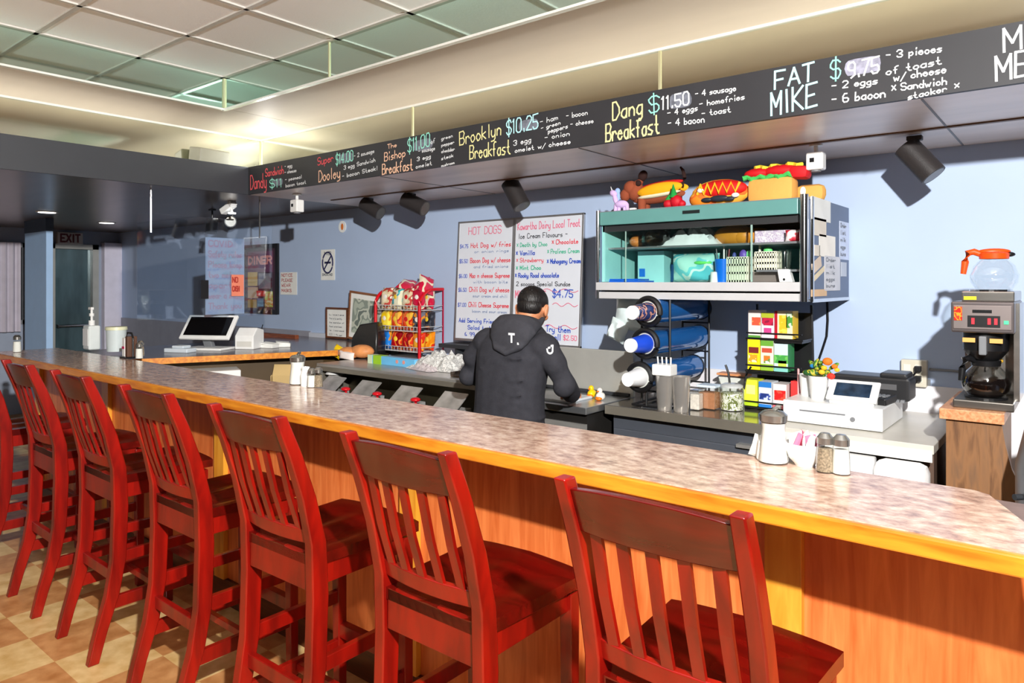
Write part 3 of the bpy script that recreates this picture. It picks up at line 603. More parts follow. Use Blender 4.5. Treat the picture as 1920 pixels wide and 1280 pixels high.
for k in range(6): write_local(t, ['License', 'This is to certify', 'the operator of', 'food premises', 'is licensed', 'City'][k], (-w_/2+.05, -.0055, h_-.07-k*.035), (w_-.1-(.03*(k % 2)), 0, 0), (0, 0, 1), .012, .003, M_gray)
t, w_, h_ = frame('framed_picture', (652, 549), (716, 638), 3.86, wood('frame_wood2', S(110, 66, 40), S(150, 96, 60), 8), 'larger wood-framed grey-green picture behind the red snack rack', 'framed picture', rz=math.radians(5), inner=M_paper)
MB().lohi((-w_/2+.05, -.0065, .06), (w_/2-.04, -.004, h_-.06)).build('artwork', patches('old_photo', [S(178, 186, 170), S(140, 150, 138), S(196, 200, 184), S(110, 120, 112)], 9, .5), t)
t = thing('black_bag', onZ(690, 668, .98), 'black shiny bag slumped beside the red snack rack', 'bag', rz=.5)
MB().loft([[(-.11, -.10, 0), (.11, -.10, 0), (.11, .10, 0), (-.11, .10, 0)], [(-.10, -.08, .15), (.11, -.08, .15), (.11, .10, .15), (-.10, .10, .15)], [(-.05, -.05, .25), (.09, -.05, .27), (.09, .07, .27), (-.05, .07, .25)]]).build('bag_body', mat('black_vinyl', S(34, 34, 34), .25, bump=.6, bscale=12), t, bev=.012, smooth=True)
t = thing('wooden_bench', (-6.0, 3.72, 0), 'low brown wooden rail seen behind the receipt printer', 'bench'); a = onY(482, 622, 3.72); b = onY(557, 641, 3.72)
MB().lohi((a.x+6.0, -.02, b.z), (b.x+6.0, .02, a.z), bev=.004).build('top_rail', wood('bench_wood', S(104, 50, 26), S(150, 80, 44)), t)
MB().lohi((b.x+6.0-.04, -.02, 0), (b.x+6.0, .02, b.z)).lohi((a.x+6.0, -.02, 0), (a.x+6.04, .02, b.z)).build('legs', M_fw, t)
# hanging acrylic shield over the return counter
t = thing('acrylic_shield', (-5.02, 2.6, 1.2), 'clear acrylic shield hanging from the low ceiling above the return counter', 'shield', rz=0)
a = onX(257, 600, -5.02); b = onX(510, 420, -5.02)
MB().lohi((-.003, a.y-2.6, a.z-1.2), (.003, b.y-2.6, .83)).build('acrylic_sheet', glass('acrylic', (.90, .93, .96, 1), .07, .03), t)
MB().cyl((0, onX(283, 380, -5.02).y-2.6, .70), (0, onX(283, 380, -5.02).y-2.6, 1.0), .006, n=8).build('hanger_rod', M_chrome, t); MB().cyl((0, onX(487, 390, -5.02).y-2.6, .70), (0, onX(487, 390, -5.02).y-2.6, 1.0), .006, n=8).build('hanger_rod', M_chrome, t)
# papers taped to shield
def sheet(c0, c1, pl, axis, m, label, cat='paper', lines=None, lm=None, name='paper_sheet', group=None, rot=0.0):
    """flat sheet between two photo corners on a real plane"""
    if axis == 'X': a, b = onX(c0[0], c1[1], pl), onX(c1[0], c0[1], pl)
    else: a, b = onY(c0[0], c1[1], pl), onY(c1[0], c0[1], pl)
    c = (a+b)/2; t = thing(name, c, label, cat, group=group, rot=((rot, 0, 0) if axis == 'X' else (0, rot, 0)))
    w_ = (b.y-a.y) if axis == 'X' else (b.x-a.x); h_ = abs(b.z-a.z)
    if axis == 'X': MB().lohi((-.001, -w_/2, -h_/2), (.001, w_/2, h_/2)).build('sheet', m, t); u = Vector((0, 1, 0)); nn = Vector((.0012, 0, 0))
    else: MB().lohi((-w_/2, -.001, -h_/2), (w_/2, .001, h_/2)).build('sheet', m, t); u = Vector((1, 0, 0)); nn = Vector((0, -.0012, 0))
    if lines:
        n = len(lines)
        for k, L in enumerate(lines):
            if L: write_local(t, L, u*(-w_*.42)+nn+Vector((0, 0, h_/2-(k+.85)*h_/(n+.4))), u*(w_*.84*min(1, .35+len(L)/14)), (0, 0, 1), h_/(n+.4)*.55, h_/(n+.4)*.12, lm or M_gray)
    return t, w_, h_
sheet((385, 448), (458, 590), -5.03, 'X', mat('notice_translucent', S(150, 166, 192), .7), 'large pale notice taped behind the acrylic shield left of the diner poster', 'notice', ['COVID', 'Safety rules', 'Please keep', 'two metres', 'apart', 'wear a mask', 'Thank you'], mat('faded_red', S(160, 140, 166), .6))
sheet((434, 515), (457, 555), -5.01, 'X', mat('orange_paper', S(228, 132, 104), .7), 'small orange notice on the shield touching the poster edge', 'notice', ['NO', 'CASH'], mat('dk_red', S(170, 50, 40), .6))
sheet((377, 525), (391, 560), -5.00, 'X', M_black, 'small dark card on the shield above the black screen', 'card')

# ================================================================== BACK WALL ITEMS
t, w_, h_ = frame('diner_poster', (457, 456), (522, 586), WY-.012, M_black, 'black-framed tall diner poster hanging on the blue wall', 'poster', inner=mat('poster_dark', S(70, 44, 58), .3, var=.3, vscale=6), fw_=.045)
t['label'] = 'black-framed tall diner poster hanging on the blue wall at the left'
def rect(par, x0, x1, z0, z1, y, m, name='printed_area'): return MB().lohi((x0, y-.0008, z0), (x1, y, z1)).build(name, m, par)
rect(t, -w_*.36, w_*.36, h_*.60, h_*.90, -.005, mat('poster_maroon', S(120, 60, 96), .4)); write_local(t, 'DINER', (-w_*.33, -.0075, h_*.72), (w_*.66, 0, 0), (0, 0, 1), h_*.1, .022, mat('poster_pink', S(250, 160, 150), .4))
rect(t, -w_*.36, -w_*.08, h_*.40, h_*.60, -.0055, mat('poster_amber', S(240, 196, 90), .4)); rect(t, -w_*.04, w_*.30, h_*.36, h_*.58, -.0055, mat('poster_grey', S(150, 146, 154), .4))
rect(t, -w_*.1, w_*.14, h_*.25, h_*.33, -.006, mat('poster_red', S(240, 50, 20), .4)); rect(t, w_*.14, w_*.36, h_*.10, h_*.32, -.006, patches('poster_food', [S(190, 200, 80), S(220, 120, 40), S(230, 210, 150)], 30)); rect(t, -w_*.36, -w_*.1, h_*.08, h_*.2, -.006, mat('poster_gold', S(200, 160, 70), .4)); rect(t, -w_*.08, w_*.1, h_*.1, h_*.22, -.006, mat('poster_blue', S(110, 160, 190), .4)); rect(t, -w_*.36, -w_*.06, h_*.22, h_*.38, -.0055, mat('poster_tan', S(236, 200, 160), .4))
sheet((526, 510), (557, 552), WY-.004, 'Y', M_paper, 'small printed notice on the blue wall right of the diner poster', 'notice', ['NOTICE', 'PLEASE', 'WEAR', 'MASKS'], mat('dull_red', S(180, 90, 90), .6))
t, w_, h_ = sheet((602, 467), (628, 525), WY-.004, 'Y', M_paper, 'white sign with a dark round symbol on the blue wall', 'sign')
mb = MB(); rr = .075; cz = .02
mb.tube([(rr*math.cos(k/24*2*PI), -.003, cz+rr*1.25*math.sin(k/24*2*PI)) for k in range(24)], .007, closed=True); mb.box((0, -.003, cz), (.012, .004, .17), (0, .7, 0)); mb.box((0, -.003, cz), (.09, .004, .018), bev=.001); mb.build('no_smoking_symbol', mat('navy_print', S(40, 40, 80), .5), t)
write_local(t, 'NO', (-.05, -.0022, h_/2-.05), (.10, 0, 0), (0, 0, 1), .03, .006, M_gray); write_local(t, 'SMOKING', (-.08, -.0022, -h_/2+.04), (.15, 0, 0), (0, 0, 1), .02, .005, M_gray)
q = onY(642, 425, WY-.004); t = thing('round_sticker', q, 'round white sticker with an orange centre high on the blue wall', 'sticker')
MB().cyl((0, -.002, 0), (0, .002, 0), .052, n=28).build('disc', M_white, t); MB().ell((0, -.003, 0), (.018, .002, .03)).build('orange_mark', mat('orange_print', S(220, 120, 50), .5), t)

# whiteboards leaning out at the foot
def whiteboard(x0, x1, label, nudge=0.0):
    bl = Vector(((x0+x1)/2, WY-.05-nudge, 1.115)); w_ = x1-x0; h_ = .90; lean = math.atan2(.05, h_)
    t = thing('whiteboard', bl, label, 'whiteboard', rot=(-lean, 0, 0))
    MB().lohi((-w_/2+.012, -.008, .012), (w_/2-.012, .006, h_-.012)).build('panel', mat('white_enamel', S(222, 226, 234), .22, var=.015), t)
    f = MB(); f.lohi((-w_/2, -.013, 0), (w_/2, .010, .02), bev=.003); f.lohi((-w_/2, -.013, h_-.014), (w_/2, .010, h_), bev=.003); f.lohi((-w_/2, -.013, 0), (-w_/2+.014, .010, h_), bev=.003); f.lohi((w_/2-.014, -.013, 0), (w_/2, .010, h_), bev=.003)
    f.build('aluminium_frame', mat('aluminium', S(176, 176, 178), .35, .8), t)
    return t, w_, h_
MKR = mat('marker_red', S(226, 70, 84), .5); MKB = mat('marker_blue', S(40, 80, 190), .5); MKG = mat('marker_green', S(40, 180, 140), .5); MKK = mat('marker_black', S(60, 60, 66), .5); MKP = mat('marker_pink', S(232, 110, 140), .5); MKL = mat('marker_slate', S(120, 140, 180), .5)
def wbt(t, w_, h_, txt, u0, u1, v, s, m, th=.006): return write_local(t, txt, (-w_/2+u0*w_, -.0095, h_*(1-v)), ((u1-u0)*w_, 0, 0), (0, 0, 1), s, th*.75, m)
t, w_, h_ = whiteboard(-3.715, -3.165, 'left whiteboard listing hot dogs in red with blue prices, left of the cook')
wbt(t, w_, h_, 'HOT DOGS', .2, .78, .115, .055, MKP, .007)
for k, (pr, nm, sub) in enumerate([('$4.75', 'Hot Dog w/ fries', 'or onion rings'), ('$5.50', 'Bacon Dog w/ cheese', 'and fried onions'), ('$6.00', 'Mac n cheese Supreme', 'with bacon bits'), ('$6.50', 'Chili Dog w/ cheese', 'sour cream and chili'), ('$7.00', 'Chili Cheese Supreme', 'bacon and sour cream')]):
    v = .225+k*.125-(.01 if k > 2 else 0)
    wbt(t, w_, h_, pr, .05, .20, v, .026, MKB, .005); wbt(t, w_, h_, nm, .25, .95, v, .034, MKR, .007); wbt(t, w_, h_, sub, .32, .92, v+.045, .020, MKL, .004)
wbt(t, w_, h_, 'Add Serving Fries or', .08, .82, .845, .030, MKB, .007); wbt(t, w_, h_, 'Salad to Meal', .25, .8, .90, .028, MKB, .007); wbt(t, w_, h_, '& 99 cent pop', .2, .75, .955, .026, MKB, .006)
t, w_, h_ = whiteboard(-3.16, -2.572, 'right whiteboard listing ice cream flavours in many colours, behind the cook', .005)
wbt(t, w_, h_, 'Kawartha Dairy Local Treat', .05, .95, .10, .050, MKP, .007); wbt(t, w_, h_, 'Ice Cream Flavours -', .07, .78, .17, .034, MKK, .006)
wbt(t, w_, h_, '* Death by Choc', .04, .5, .235, .028, MKG, .006); wbt(t, w_, h_, '* Chocolate', .56, .93, .225, .030, MKR, .007); wbt(t, w_, h_, '* Vanilla', .03, .32, .30, .030, MKB, .008); wbt(t, w_, h_, '* Pralines Cream', .5, .95, .295, .030, MKG, .006)
wbt(t, w_, h_, '* Strawberry', .04, .45, .355, .028, MKR, .006); wbt(t, w_, h_, '* Mint Choc', .04, .42, .415, .028, MKG, .007); wbt(t, w_, h_, '* Mahogany Cream', .5, .97, .37, .030, MKB, .008); wbt(t, w_, h_, '* Rocky Road chocolate', .03, .68, .475, .030, MKB, .008)
wbt(t, w_, h_, '2 scoops Special Sundae', .06, .84, .54, .028, MKK, .006); wbt(t, w_, h_, 'MILKSHAKE', .05, .5, .635, .05, MKP, .009); wbt(t, w_, h_, '$4.75', .6, .88, .625, .05, MKB, .009)
for vv, uu in ((.575, (.45, .95)), (.70, (.1, .5)), (.68, (.6, .95)), (.845, (.5, .95))):
    mb = MB(); N = 14; pts = [(-w_/2+(uu[0]+(uu[1]-uu[0])*k/N)*w_, -.009, h_*(1-vv)+.012*math.sin(k*.9)) for k in range(N+1)]
    mb.tube(pts, .0025, n=4).build('marker_squiggle', MKP, t)
wbt(t, w_, h_, 'Try them', .52, .86, .885, .04, MKB, .008); wbt(t, w_, h_, 'small', .55, .73, .945, .04, MKB, .008); wbt(t, w_, h_, '$2.50', .77, .95, .94, .03, MKP, .006)
# ledge under whiteboards
t = thing('wall_shelf', (-3.3, WY-.10, 1.10), 'narrow dark ledge carrying the two leaning whiteboards', 'shelf')
MB().lohi((-.45, -.09, -.03), (.72, .095, -.002)).build('shelf_board', M_dark, t); 
for xx in (-.3, .5): MB().lohi((xx-.01, -.06, -.09), (xx+.01, .095, -.03)).build('bracket', M_dark, t)

# ================================================================== BACK LINE : TOPPING STATION
st = thing('topping_station', (-3.55, 3.05, 0), 'long stainless sandwich station with a flat hood behind the bar, left of the cook', 'food station')
O = Vector((-3.55, 3.05, 0))
MB().lohi((-4.25, 3.04, .958), (-2.66, 3.93, .98), bev=.004).build('flat_top', M_steel, st, off=O)
MB().lohi((-4.25, 3.40, .62), (-2.66, 3.93, .955)).build('housing', mat('dark_olive_steel', S(92, 84, 66), .35, .6, var=.25, vscale=3), st, off=O)
MB().lohi((-4.25, 3.035, .93), (-2.66, 3.05, .962), bev=.003).build('hood_lip', mat('lip_steel', S(140, 134, 122), .3, .5), st, off=O)
MB().lohi((-4.25, 2.70, .60), (-2.66, 3.40, .66)).build('rail_base', mat('dark_rail', S(58, 52, 42), .4, .4), st, off=O)
MB().lohi((-4.25, 3.30, .66), (-2.66, 3.40, .95)).build('back_guard', mat('dark_olive_steel2', S(84, 78, 62), .3, .7, var=.3, vscale=4), st, off=O)
MB().lohi((-4.25, 2.74, 0), (-2.66, 3.93, .60)).build('base_cabinet', mat('base_steel', S(110, 108, 104), .35, .8), st, off=O)
for x in (-4.24, -2.68): MB().lohi((x, 3.05, .66), (x+.02, 3.3, .958)).build('side_post', mat('lip_steel', S(120, 116, 106)), st, off=O)
M_pan = mat('pan_steel', S(206, 204, 200), .25, .6, var=.3, vscale=9)
pl_ = [('leftmost stainless food pan with a slanted lid in the topping station', -3.98), ('second stainless food pan from the left in the topping station', -3.62), ('third stainless food pan from the left in the topping station', -3.24), ('rightmost stainless food pan in the topping station, next to the cook', -2.86)]
for l, x in pl_:
    t = thing('food_pan', (x, 2.90, .66), l, 'food pan', group='steel pans of the topping station')
    b = MB(); b.lohi((-.09, -.15, 0), (.09, .15, .012)); b.lohi((-.09, -.15, .01), (-.085, .15, .16)); b.lohi((.085, -.15, .01), (.09, .15, .16)); b.lohi((-.09, -.15, .01), (.09, -.145, .16)); b.lohi((-.09, .145, .01), (.09, .15, .16)); b.build('pan_body', M_pan, t)
    MB().box((0, .04, .185), (.19, .20, .006), (math.radians(38), 0, 0)).box((0, -.02, .158), (.19, .012, .02), (math.radians(38), 0, 0)).build('slanted_lid', M_pan, t)
    MB().ell((0, 0, .08), (.075, .12, .05)).build('filling', patches('topping_food', [S(190, 170, 160), S(140, 60, 50), S(220, 214, 200), S(90, 110, 60)], 40, .5, seed=x), t, smooth=True)
for l, px, py in (('leftmost red utensil handle in the topping station', 648, 729), ('second red utensil handle from the left in the topping station', 707, 738), ('rightmost red utensil handle in the topping station', 779, 749)):
    q = onY(px, py, 2.9); t = thing('serving_utensil', (q.x, 2.9, q.z), l, 'utensil', group='red-handled utensils of the topping station')
    MB().ell((0, 0, 0), (.032, .03, .014)).cyl((0, 0, -.01), (0, .02, -.13), .008).build('red_handle', M_red, t, smooth=True)
    MB().lohi((-.05, .012, -.20), (.05, .04, -.12)).build('utensil_tray', M_dark, t)
t = thing('plate_stack', onY(630, 700, 3.12), 'upturned pale bowls at the left end under the station hood', 'bowl')
MB().lathe([(0, .03), (.05, .028), (.075, .0), (.07, 0), (.045, .02), (0, .022)], n=24).build('bowl_shell', M_white, t, smooth=True); MB().cyl((0, 0, -.1), (0, 0, .022), .05).build('pot_under', M_steel, t)
# on station top
TZ = .98
t = thing('wrap_box', onZ(735, 684, TZ), 'long blue and green plastic wrap box lying on the station top before the snack rack', 'box', rz=math.radians(-2))
MB().lohi((-.22, -.03, 0), (.27, .03, .058), bev=.003).build('blue_box', mat('sky_blue_card', S(110, 190, 236), .35), t)
MB().lohi((-.17, -.0315, .0), (-.08, .0315, .0595)).build('green_band', mat('lime_card', S(160, 210, 50), .35), t); MB().lohi((-.232, -.031, 0), (-.18, .031, .059)).build('white_end', mat('pale_green_card', S(216, 232, 200), .35), t)
for k in (0, 1): MB().cyl((.09+.07*k, -.0322, .032), (.09+.07*k, -.029, .032), .013).build('round_emblem', mat('peach_print', S(222, 150, 140), .5), t)
t = thing('bun_bag', onZ(664, 673, TZ), 'yellow and white bag of buns at the left end of the station top', 'bread bag', rz=.2)
MB().ell((-.05, 0, .045), (.10, .07, .045)).ell((.06, .02, .06), (.10, .07, .05)).build('bread', mat('bun_orange', S(226, 150, 90), .5, var=.2, vscale=20), t, smooth=True)
MB().pillow((-.14, -.02, .05), .07, .10, .05, rot=(0, .4, 0)).build('yellow_wrapper', mat('yellow_wrap', S(240, 200, 20), .3), t, smooth=True); MB().pillow((-.02, -.06, .03), .14, .06, .03, rot=(0, .1, 0)).build('white_wrapper', mat('clear_wrap', S(236, 226, 220), .25), t, smooth=True)
t = thing('newspaper', onZ(835, 690, TZ), 'crumpled newspaper and white wrap on the station top right of the snack rack', 'newspaper')
mb = MB(); n = 12
def crumple(w_, d_, h_, seed):
    rnd = random.Random(seed); mb = MB(); n = 12; G = [[mb.bm.verts.new((w_*(i/n-.5), d_*(j/n-.5), h_*(.35+.65*rnd.random())*(1-abs(i/n*2-1)**3)*(1-abs(j/n*2-1)**4)+.002)) for i in range(n+1)] for j in range(n+1)]
    for j in range(n):
        for i in range(n): mb.bm.faces.new((G[j][i], G[j][i+1], G[j+1][i+1], G[j+1][i]))
    B = [mb.bm.verts.new((w_*(i/n-.5), d_*(j/n-.5), 0)) for j, i in ((0, 0), (0, n), (n, n), (n, 0))]; mb.bm.faces.new(B)
    return mb
crumple(.42, .34, .12, 3).build('newsprint', patches('newsprint', [S(206, 206, 202), S(170, 170, 168), S(226, 224, 220)], 60, .7), t)
t = thing('plastic_tray', onZ(812, 692, TZ)+Vector((0, -.06, 0)), 'clear takeout tray lying before the newspaper on the station top', 'tray', rz=-.2)
crumple(.24, .12, .045, 9).build('clear_tray', mat('shiny_wrap', S(206, 196, 198), .15, .1), t)
t = thing('black_tray', (-2.83, 3.25, TZ), 'black baking tray on the station top behind the left arm of the cook', 'tray')
MB().lohi((-.17, -.14, 0), (.17, .14, .012), bev=.003).lohi((-.17, -.14, .01), (-.16, .14, .03)).lohi((.16, -.14, .01), (.17, .14, .03)).build('tray_body', mat('used_tray', S(120, 106, 96), .3, .7, var=.3), t)
t = thing('green_carton', (-2.73, 2.84, .66), 'white and lime green carton at the right end of the topping station, beside the cook', 'carton')
MB().lohi((-.03, -.04, 0), (.01, .04, .15)).build('white_half', M_white, t); MB().lohi((.01, -.04, 0), (.035, .04, .15)).build('green_half', mat('lime_card', S(160, 210, 50)), t)
# ---------------- snack rack
rk = thing('snack_rack', (-4.12, 3.80, TZ), 'red metal snack rack with three wire shelves of chip bags', 'display rack')
RX0, RX1, RYF, RYB = -.25, .25, -.12, .13
for sx, nm in ((RX0, 'l'), (RX1, 'r')):
    pts = [(sx, RYF, 0), (sx, RYF, .40)]+[(sx, RYF+.16*(1-math.cos(a)), .40+.12*math.sin(a)) for a in [k*PI/2/6 for k in range(1, 7)]]+[(sx, RYB, .52)]
    MB().tube(pts, .013, n=10).build('curved_post', M_red, rk, smooth=True); MB().tube([(sx, RYB, .52), (sx, RYB, 0)], .006, n=8).build('rear_post', mat('dk_red_paint', S(170, 20, 60), .3), rk)
M_wire = mat('white_wire', S(220, 222, 222), .3, .3)
for zz in (.045, .20, .36):
    w_ = MB()
    for y in (RYF+.01, 0, RYB-.01): w_.cyl((RX0, y, zz), (RX1, y, zz), .003, n=6)
    for k in range(15): x = RX0+(RX1-RX0)*k/14; w_.cyl((x, RYF+.01, zz), (x, RYB-.01, zz), .002, n=5); w_.cyl((x, RYF+.008, zz), (x, RYF+.008, zz+.035), .002, n=5)
    w_.cyl((RX0, RYF+.008, zz+.035), (RX1, RYF+.008, zz+.035), .003, n=6)
    for sx in (RX0, RX1): w_.cyl((sx, RYF+.01, zz+.035), (sx, RYB-.01, zz+.035), .003, n=6)
    w_.build('wire_shelf', M_wire, rk)
MB().cyl((RX0, RYB, .52), (RX1, RYB, .52), .010).build('top_bar', M_red, rk)
bagdefs = {
 'cream': ([S(236, 224, 190), S(220, 200, 160), S(190, 70, 60), S(240, 232, 206)], 22), 'teal': ([S(230, 226, 196), S(40, 170, 180), S(236, 230, 206), S(160, 110, 70)], 18), 'crimson': ([S(200, 20, 60), S(232, 220, 190), S(206, 40, 70)], 14),
 'yellow': ([S(246, 210, 20), S(250, 226, 70), S(226, 150, 30)], 14), 'red': ([S(226, 60, 20), S(236, 110, 40), S(200, 20, 20), S(240, 180, 60)], 26), 'black': ([S(40, 42, 52), S(70, 74, 84), S(226, 140, 40), S(110, 110, 120)], 20),
 'blue': ([S(20, 110, 210), S(30, 130, 225), S(226, 150, 40)], 14), 'darkred': ([S(180, 14, 26), S(220, 60, 30), S(232, 150, 60), S(150, 10, 20)], 26), 'orange': ([S(238, 140, 20), S(246, 170, 40), S(220, 50, 20)], 22)}
rows = [(.045, ['blue', 'darkred', 'darkred', 'orange'], 'bottom'), (.20, ['yellow', 'red', 'red', 'black'], 'middle'), (.36, ['cream', 'teal', 'cream', 'crimson'], 'top')]
pn = {0: 'left end', 1: 'second from left', 2: 'third from left', 3: 'right end'}
for zz, cols, rn in rows:
    for k, cn in enumerate(cols):
        for dpt in (0, 1):
            cc, sc_ = bagdefs[cn]; x = RX0+.065+.122*k; y = RYF+.055+.10*dpt; h_ = .145 if rn != 'top' else .165
            pos = Vector((-4.12+x, 3.80+y, TZ+zz+.006))
            t = thing('chip_bag', pos, '%s chip bag, %s row of the rack, %s, %s' % (cn, rn, pn[k], 'front' if dpt == 0 else 'rear'), 'chip bag', group='%s row chip bags on the snack rack' % rn, rot=(-.12, random.uniform(-.06, .06), random.uniform(-.12, .12)))
            MB().pillow((0, 0, h_/2), .118, h_, .065, n=7, wob=.006).build('foil_bag', patches('bag_'+cn+str(dpt), cc, sc_*.6, .22, seed=k+3*dpt, coat=.3), t, smooth=True)
            MB().ell((0, -.028, h_*.55), (.026, .008, .022)).build('printed_badge', mat('badge_'+['white', 'yellow', 'red'][(k+dpt) % 3], [S(240, 236, 226), S(245, 205, 60), S(200, 30, 30)][(k+dpt) % 3], .3), t, smooth=True)
for k, (x, y, rr_) in enumerate([(-.02, 0.0, .5), (.11, .02, -.5), (.20, .0, 1.2)]):
    t = thing('chip_bag', (-4.12+x, 3.80+y, TZ+.555), ['crimson chip bag lying flat at the middle on top of the snack rack', 'crimson chip bag slanted at the right on top of the snack rack', 'crimson chip bag at the far right corner on top of the snack rack'][k], 'chip bag', group='chip bags lying on top of the snack rack', rot=(-1.2+.3*k, rr_*.3, rr_))
    MB().pillow((0, 0, 0), .13, .16, .05, n=7, wob=.006).build('foil_bag', patches('bag_crimson0', *bagdefs['crimson']), t, smooth=True)

# ---------------- prep table right of cook
pt = thing('prep_table', (-2.3, 3.2, 0), 'stainless prep table with tall steel backsplash right of the cook', 'prep table'); O = Vector((-2.3, 3.2, 0))
MB().lohi((-2.64, 3.0, .885), (-1.95, 3.46, .92), bev=.004).build('table_top', mat('bright_steel', S(196, 200, 204), .3, .9), pt, off=O)
MB().lohi((-2.64, 3.44, .92), (-1.93, 3.465, 1.17), bev=.003).build('backsplash', mat('splash_steel', S(206, 206, 200), .38, .55, var=.05), pt, off=O)
MB().lohi((-2.64, 3.425, .925), (-1.95, 3.44, .94)).build('dark_seam', M_dark, pt, off=O)
MB().lohi((-2.62, 3.04, .30), (-1.97, 3.44, .885)).build('cabinet', mat('dark_cabinet', S(52, 50, 48), .3, .5), pt, off=O)
MB().lohi((-2.62, 3.03, .80), (-1.97, 3.04, .83)).build('handle_rail', M_steel, pt, off=O)
for x in (-2.6, -1.99): 
    for y in (3.08, 3.40): MB().cyl((x, y, 0), (x, y, .30), .02).build('leg', M_steel, pt, off=O)
for l, px, py, c in (('yellow rubber squeeze toy like a duck on the prep table by the backsplash', 1110, 745, S(246, 206, 20)), ('white and yellow squeeze toy right of the yellow one on the prep table', 1126, 750, S(240, 236, 226))):
    t = thing('egg_timer', onZ(px, py, .92), l, 'small figure'); MB().ell((0, 0, .022), (.024, .03, .022)).ell((0, -.008, .052), (.015, .015, .016)).build('body', mat('toy_'+l[:5], c, .3), t, smooth=True)
    MB().ell((0, -.026, .05), (.006, .012, .004)).ell((0, -.02, .012), (.02, .016, .012)).build('orange_beak', mat('toy_orange', S(232, 120, 20), .3), t, smooth=True)
# towel / board on prep table
t = thing('cutting_board', (-2.22, 3.16, .92), 'pale cutting board under the right hand of the cook', 'cutting board'); MB().lohi((-.16, -.11, 0), (.13, .12, .014), bev=.004).build('board', mat('pale_board', S(206, 212, 216), .4), t)

# ---------------- back counter with fridge
bc = thing('back_counter', (-1.5, 3.5, 0), 'dark stainless back counter over a dark grey fridge, below the wall cabinet', 'counter'); O = Vector((-1.5, 3.5, 0))
MB().lohi((-1.93, 3.15, .885), (-1.09, WY-.02, .92), bev=.004).build('steel_top', mat('worn_steel', S(140, 136, 130), .12, .75, var=.12, vscale=7), bc, off=O)
MB().lohi((-1.91, 3.20, .06), (-1.09, WY-.02, .885)).build('fridge_body', mat('fridge_grey', S(70, 74, 82), .45), bc, off=O)
MB().lohi((-1.90, 3.18, .10), (-1.11, 3.20, .80), bev=.004).build('fridge_door', mat('fridge_door', S(74, 78, 86), .4), bc, off=O); MB().lohi((-1.24, 3.155, .80), (-1.15, 3.20, .815)).build('door_handle', M_steel, bc, off=O)
MB().lohi((-1.93, 3.145, .875), (-1.09, 3.153, .918)).build('front_lip', mat('lip_steel', S(120, 116, 106)), bc, off=O)
for x in (-1.87, -1.15): MB().cyl((x, 3.25, 0), (x, 3.25, .06), .02).cyl((x, 3.85, 0), (x, 3.85, .06), .02).build('feet', M_dark, bc, off=O)

# ---------------- cup dispenser
cd = thing('cup_dispenser', (-1.73, 3.5, .92), 'black wire stand holding three horizontal cup tubes, the upper two blue', 'cup dispenser'); O = Vector((-1.73, 3.5, .92))
tubes = [(-1.71, 1.405, 'blue', 3.20, 3.82), (-1.72, 1.245, 'blue', 3.19, 3.82), (-1.745, 1.075, 'blue', 3.18, 3.80)]
M_tb = mat('blue_tube', S(28, 92, 160), .12, coat=.6, var=.15, vscale=3, stretch=(1, .5, 1)); M_rub = mat('black_rubber', S(20, 20, 22), .4)
for i, (x, z, c, y0, y1) in enumerate(tubes):
    tb = MB().cyl((x, y0+.01, z), (x, y1, z), .062, n=32).build('cup_tube', M_tb, cd, off=O, smooth=True)
    MB().tube([(x+.066*math.cos(a), y0, z+.066*math.sin(a)) for a in [k/32*2*PI for k in range(32)]], .015, n=8, closed=True).build('rubber_ring', M_rub, cd, off=O, smooth=True)
    MB().cyl((x, y0-.004, z), (x, y0+.006, z), .056, n=32).build('inner_gasket', mat('cream_gasket', S(206, 208, 200), .5), cd, off=O)
    MB().cyl((x, y1, z), (x, y1+.01, z), .066, n=32).build('end_cap', M_rub, cd, off=O)
w_ = MB()
for y in (3.3, 3.78):
    w_.tube([(-1.80, y, .925), (-1.80, y, 1.47)], .006, n=6); w_.tube([(-1.64, y, .925), (-1.64, y, 1.47)], .006, n=6)
    for z in (.99, 1.165, 1.325, 1.47): w_.tube([(-1.80, y, z), (-1.64, y, z)], .005, n=6)
w_.tube([(-1.80, 3.2, .93), (-1.80, 3.8, .93)], .006, n=6).tube([(-1.64, 3.2, .93), (-1.64, 3.8, .93)], .006, n=6).tube([(-1.80, 3.2, .93), (-1.64, 3.2, .93)], .006, n=6).tube([(-1.72, 3.2, .93), (-1.72, 3.2, 1.0)], .006, n=6)
w_.build('wire_stand', M_rub, cd, off=O)
for i, ((x, z, c, y0, y1), l, m, L) in enumerate(zip(tubes, ['dark blue printed cup with white base poking out of the top tube', 'bright blue cup with white base poking out of the middle tube', 'plain white cup poking out of the lowest tube'],
        [patches('navy_cup', [S(40, 56, 110), S(26, 40, 90), S(210, 150, 130), S(44, 60, 120)], 24, .4), mat('royal_cup', S(30, 80, 220), .35), mat('foam_cup', S(236, 238, 240), .6)], (.16, .15, .12))):
    t = thing('paper_cup', (x, y0-.004, z), l, 'cup', rot=(PI/2, 0, 0))
    MB().lathe([(.048, -.02), (.048, 0), (.034, L*.92), (0, L*.92)], n=28).build('cup_wall', m, t, smooth=True)
    MB().lathe([(.0345, L*.68), (.034, L), (.031, L), (.030, L*.99), (0, L*.99)], n=28).build('white_base', mat('foam_white', S(244, 244, 244), .6), t, smooth=True)
# crumpled bag and clips above the top tube, under the cabinet
t = thing('plastic_bag', (-1.98, 3.52, 1.36), 'white translucent plastic bag hanging under the left end of the wall cabinet', 'plastic bag')
MB().pillow((0.02, 0, .02), .26, .20, .06, rot=(0, .08, 0), wob=.02).pillow((-.08, -.02, -.08), .12, .12, .05, rot=(0, .4, 0), wob=.02).build('bag_film', mat('milky_film', S(222, 236, 236), .3), t, smooth=True)
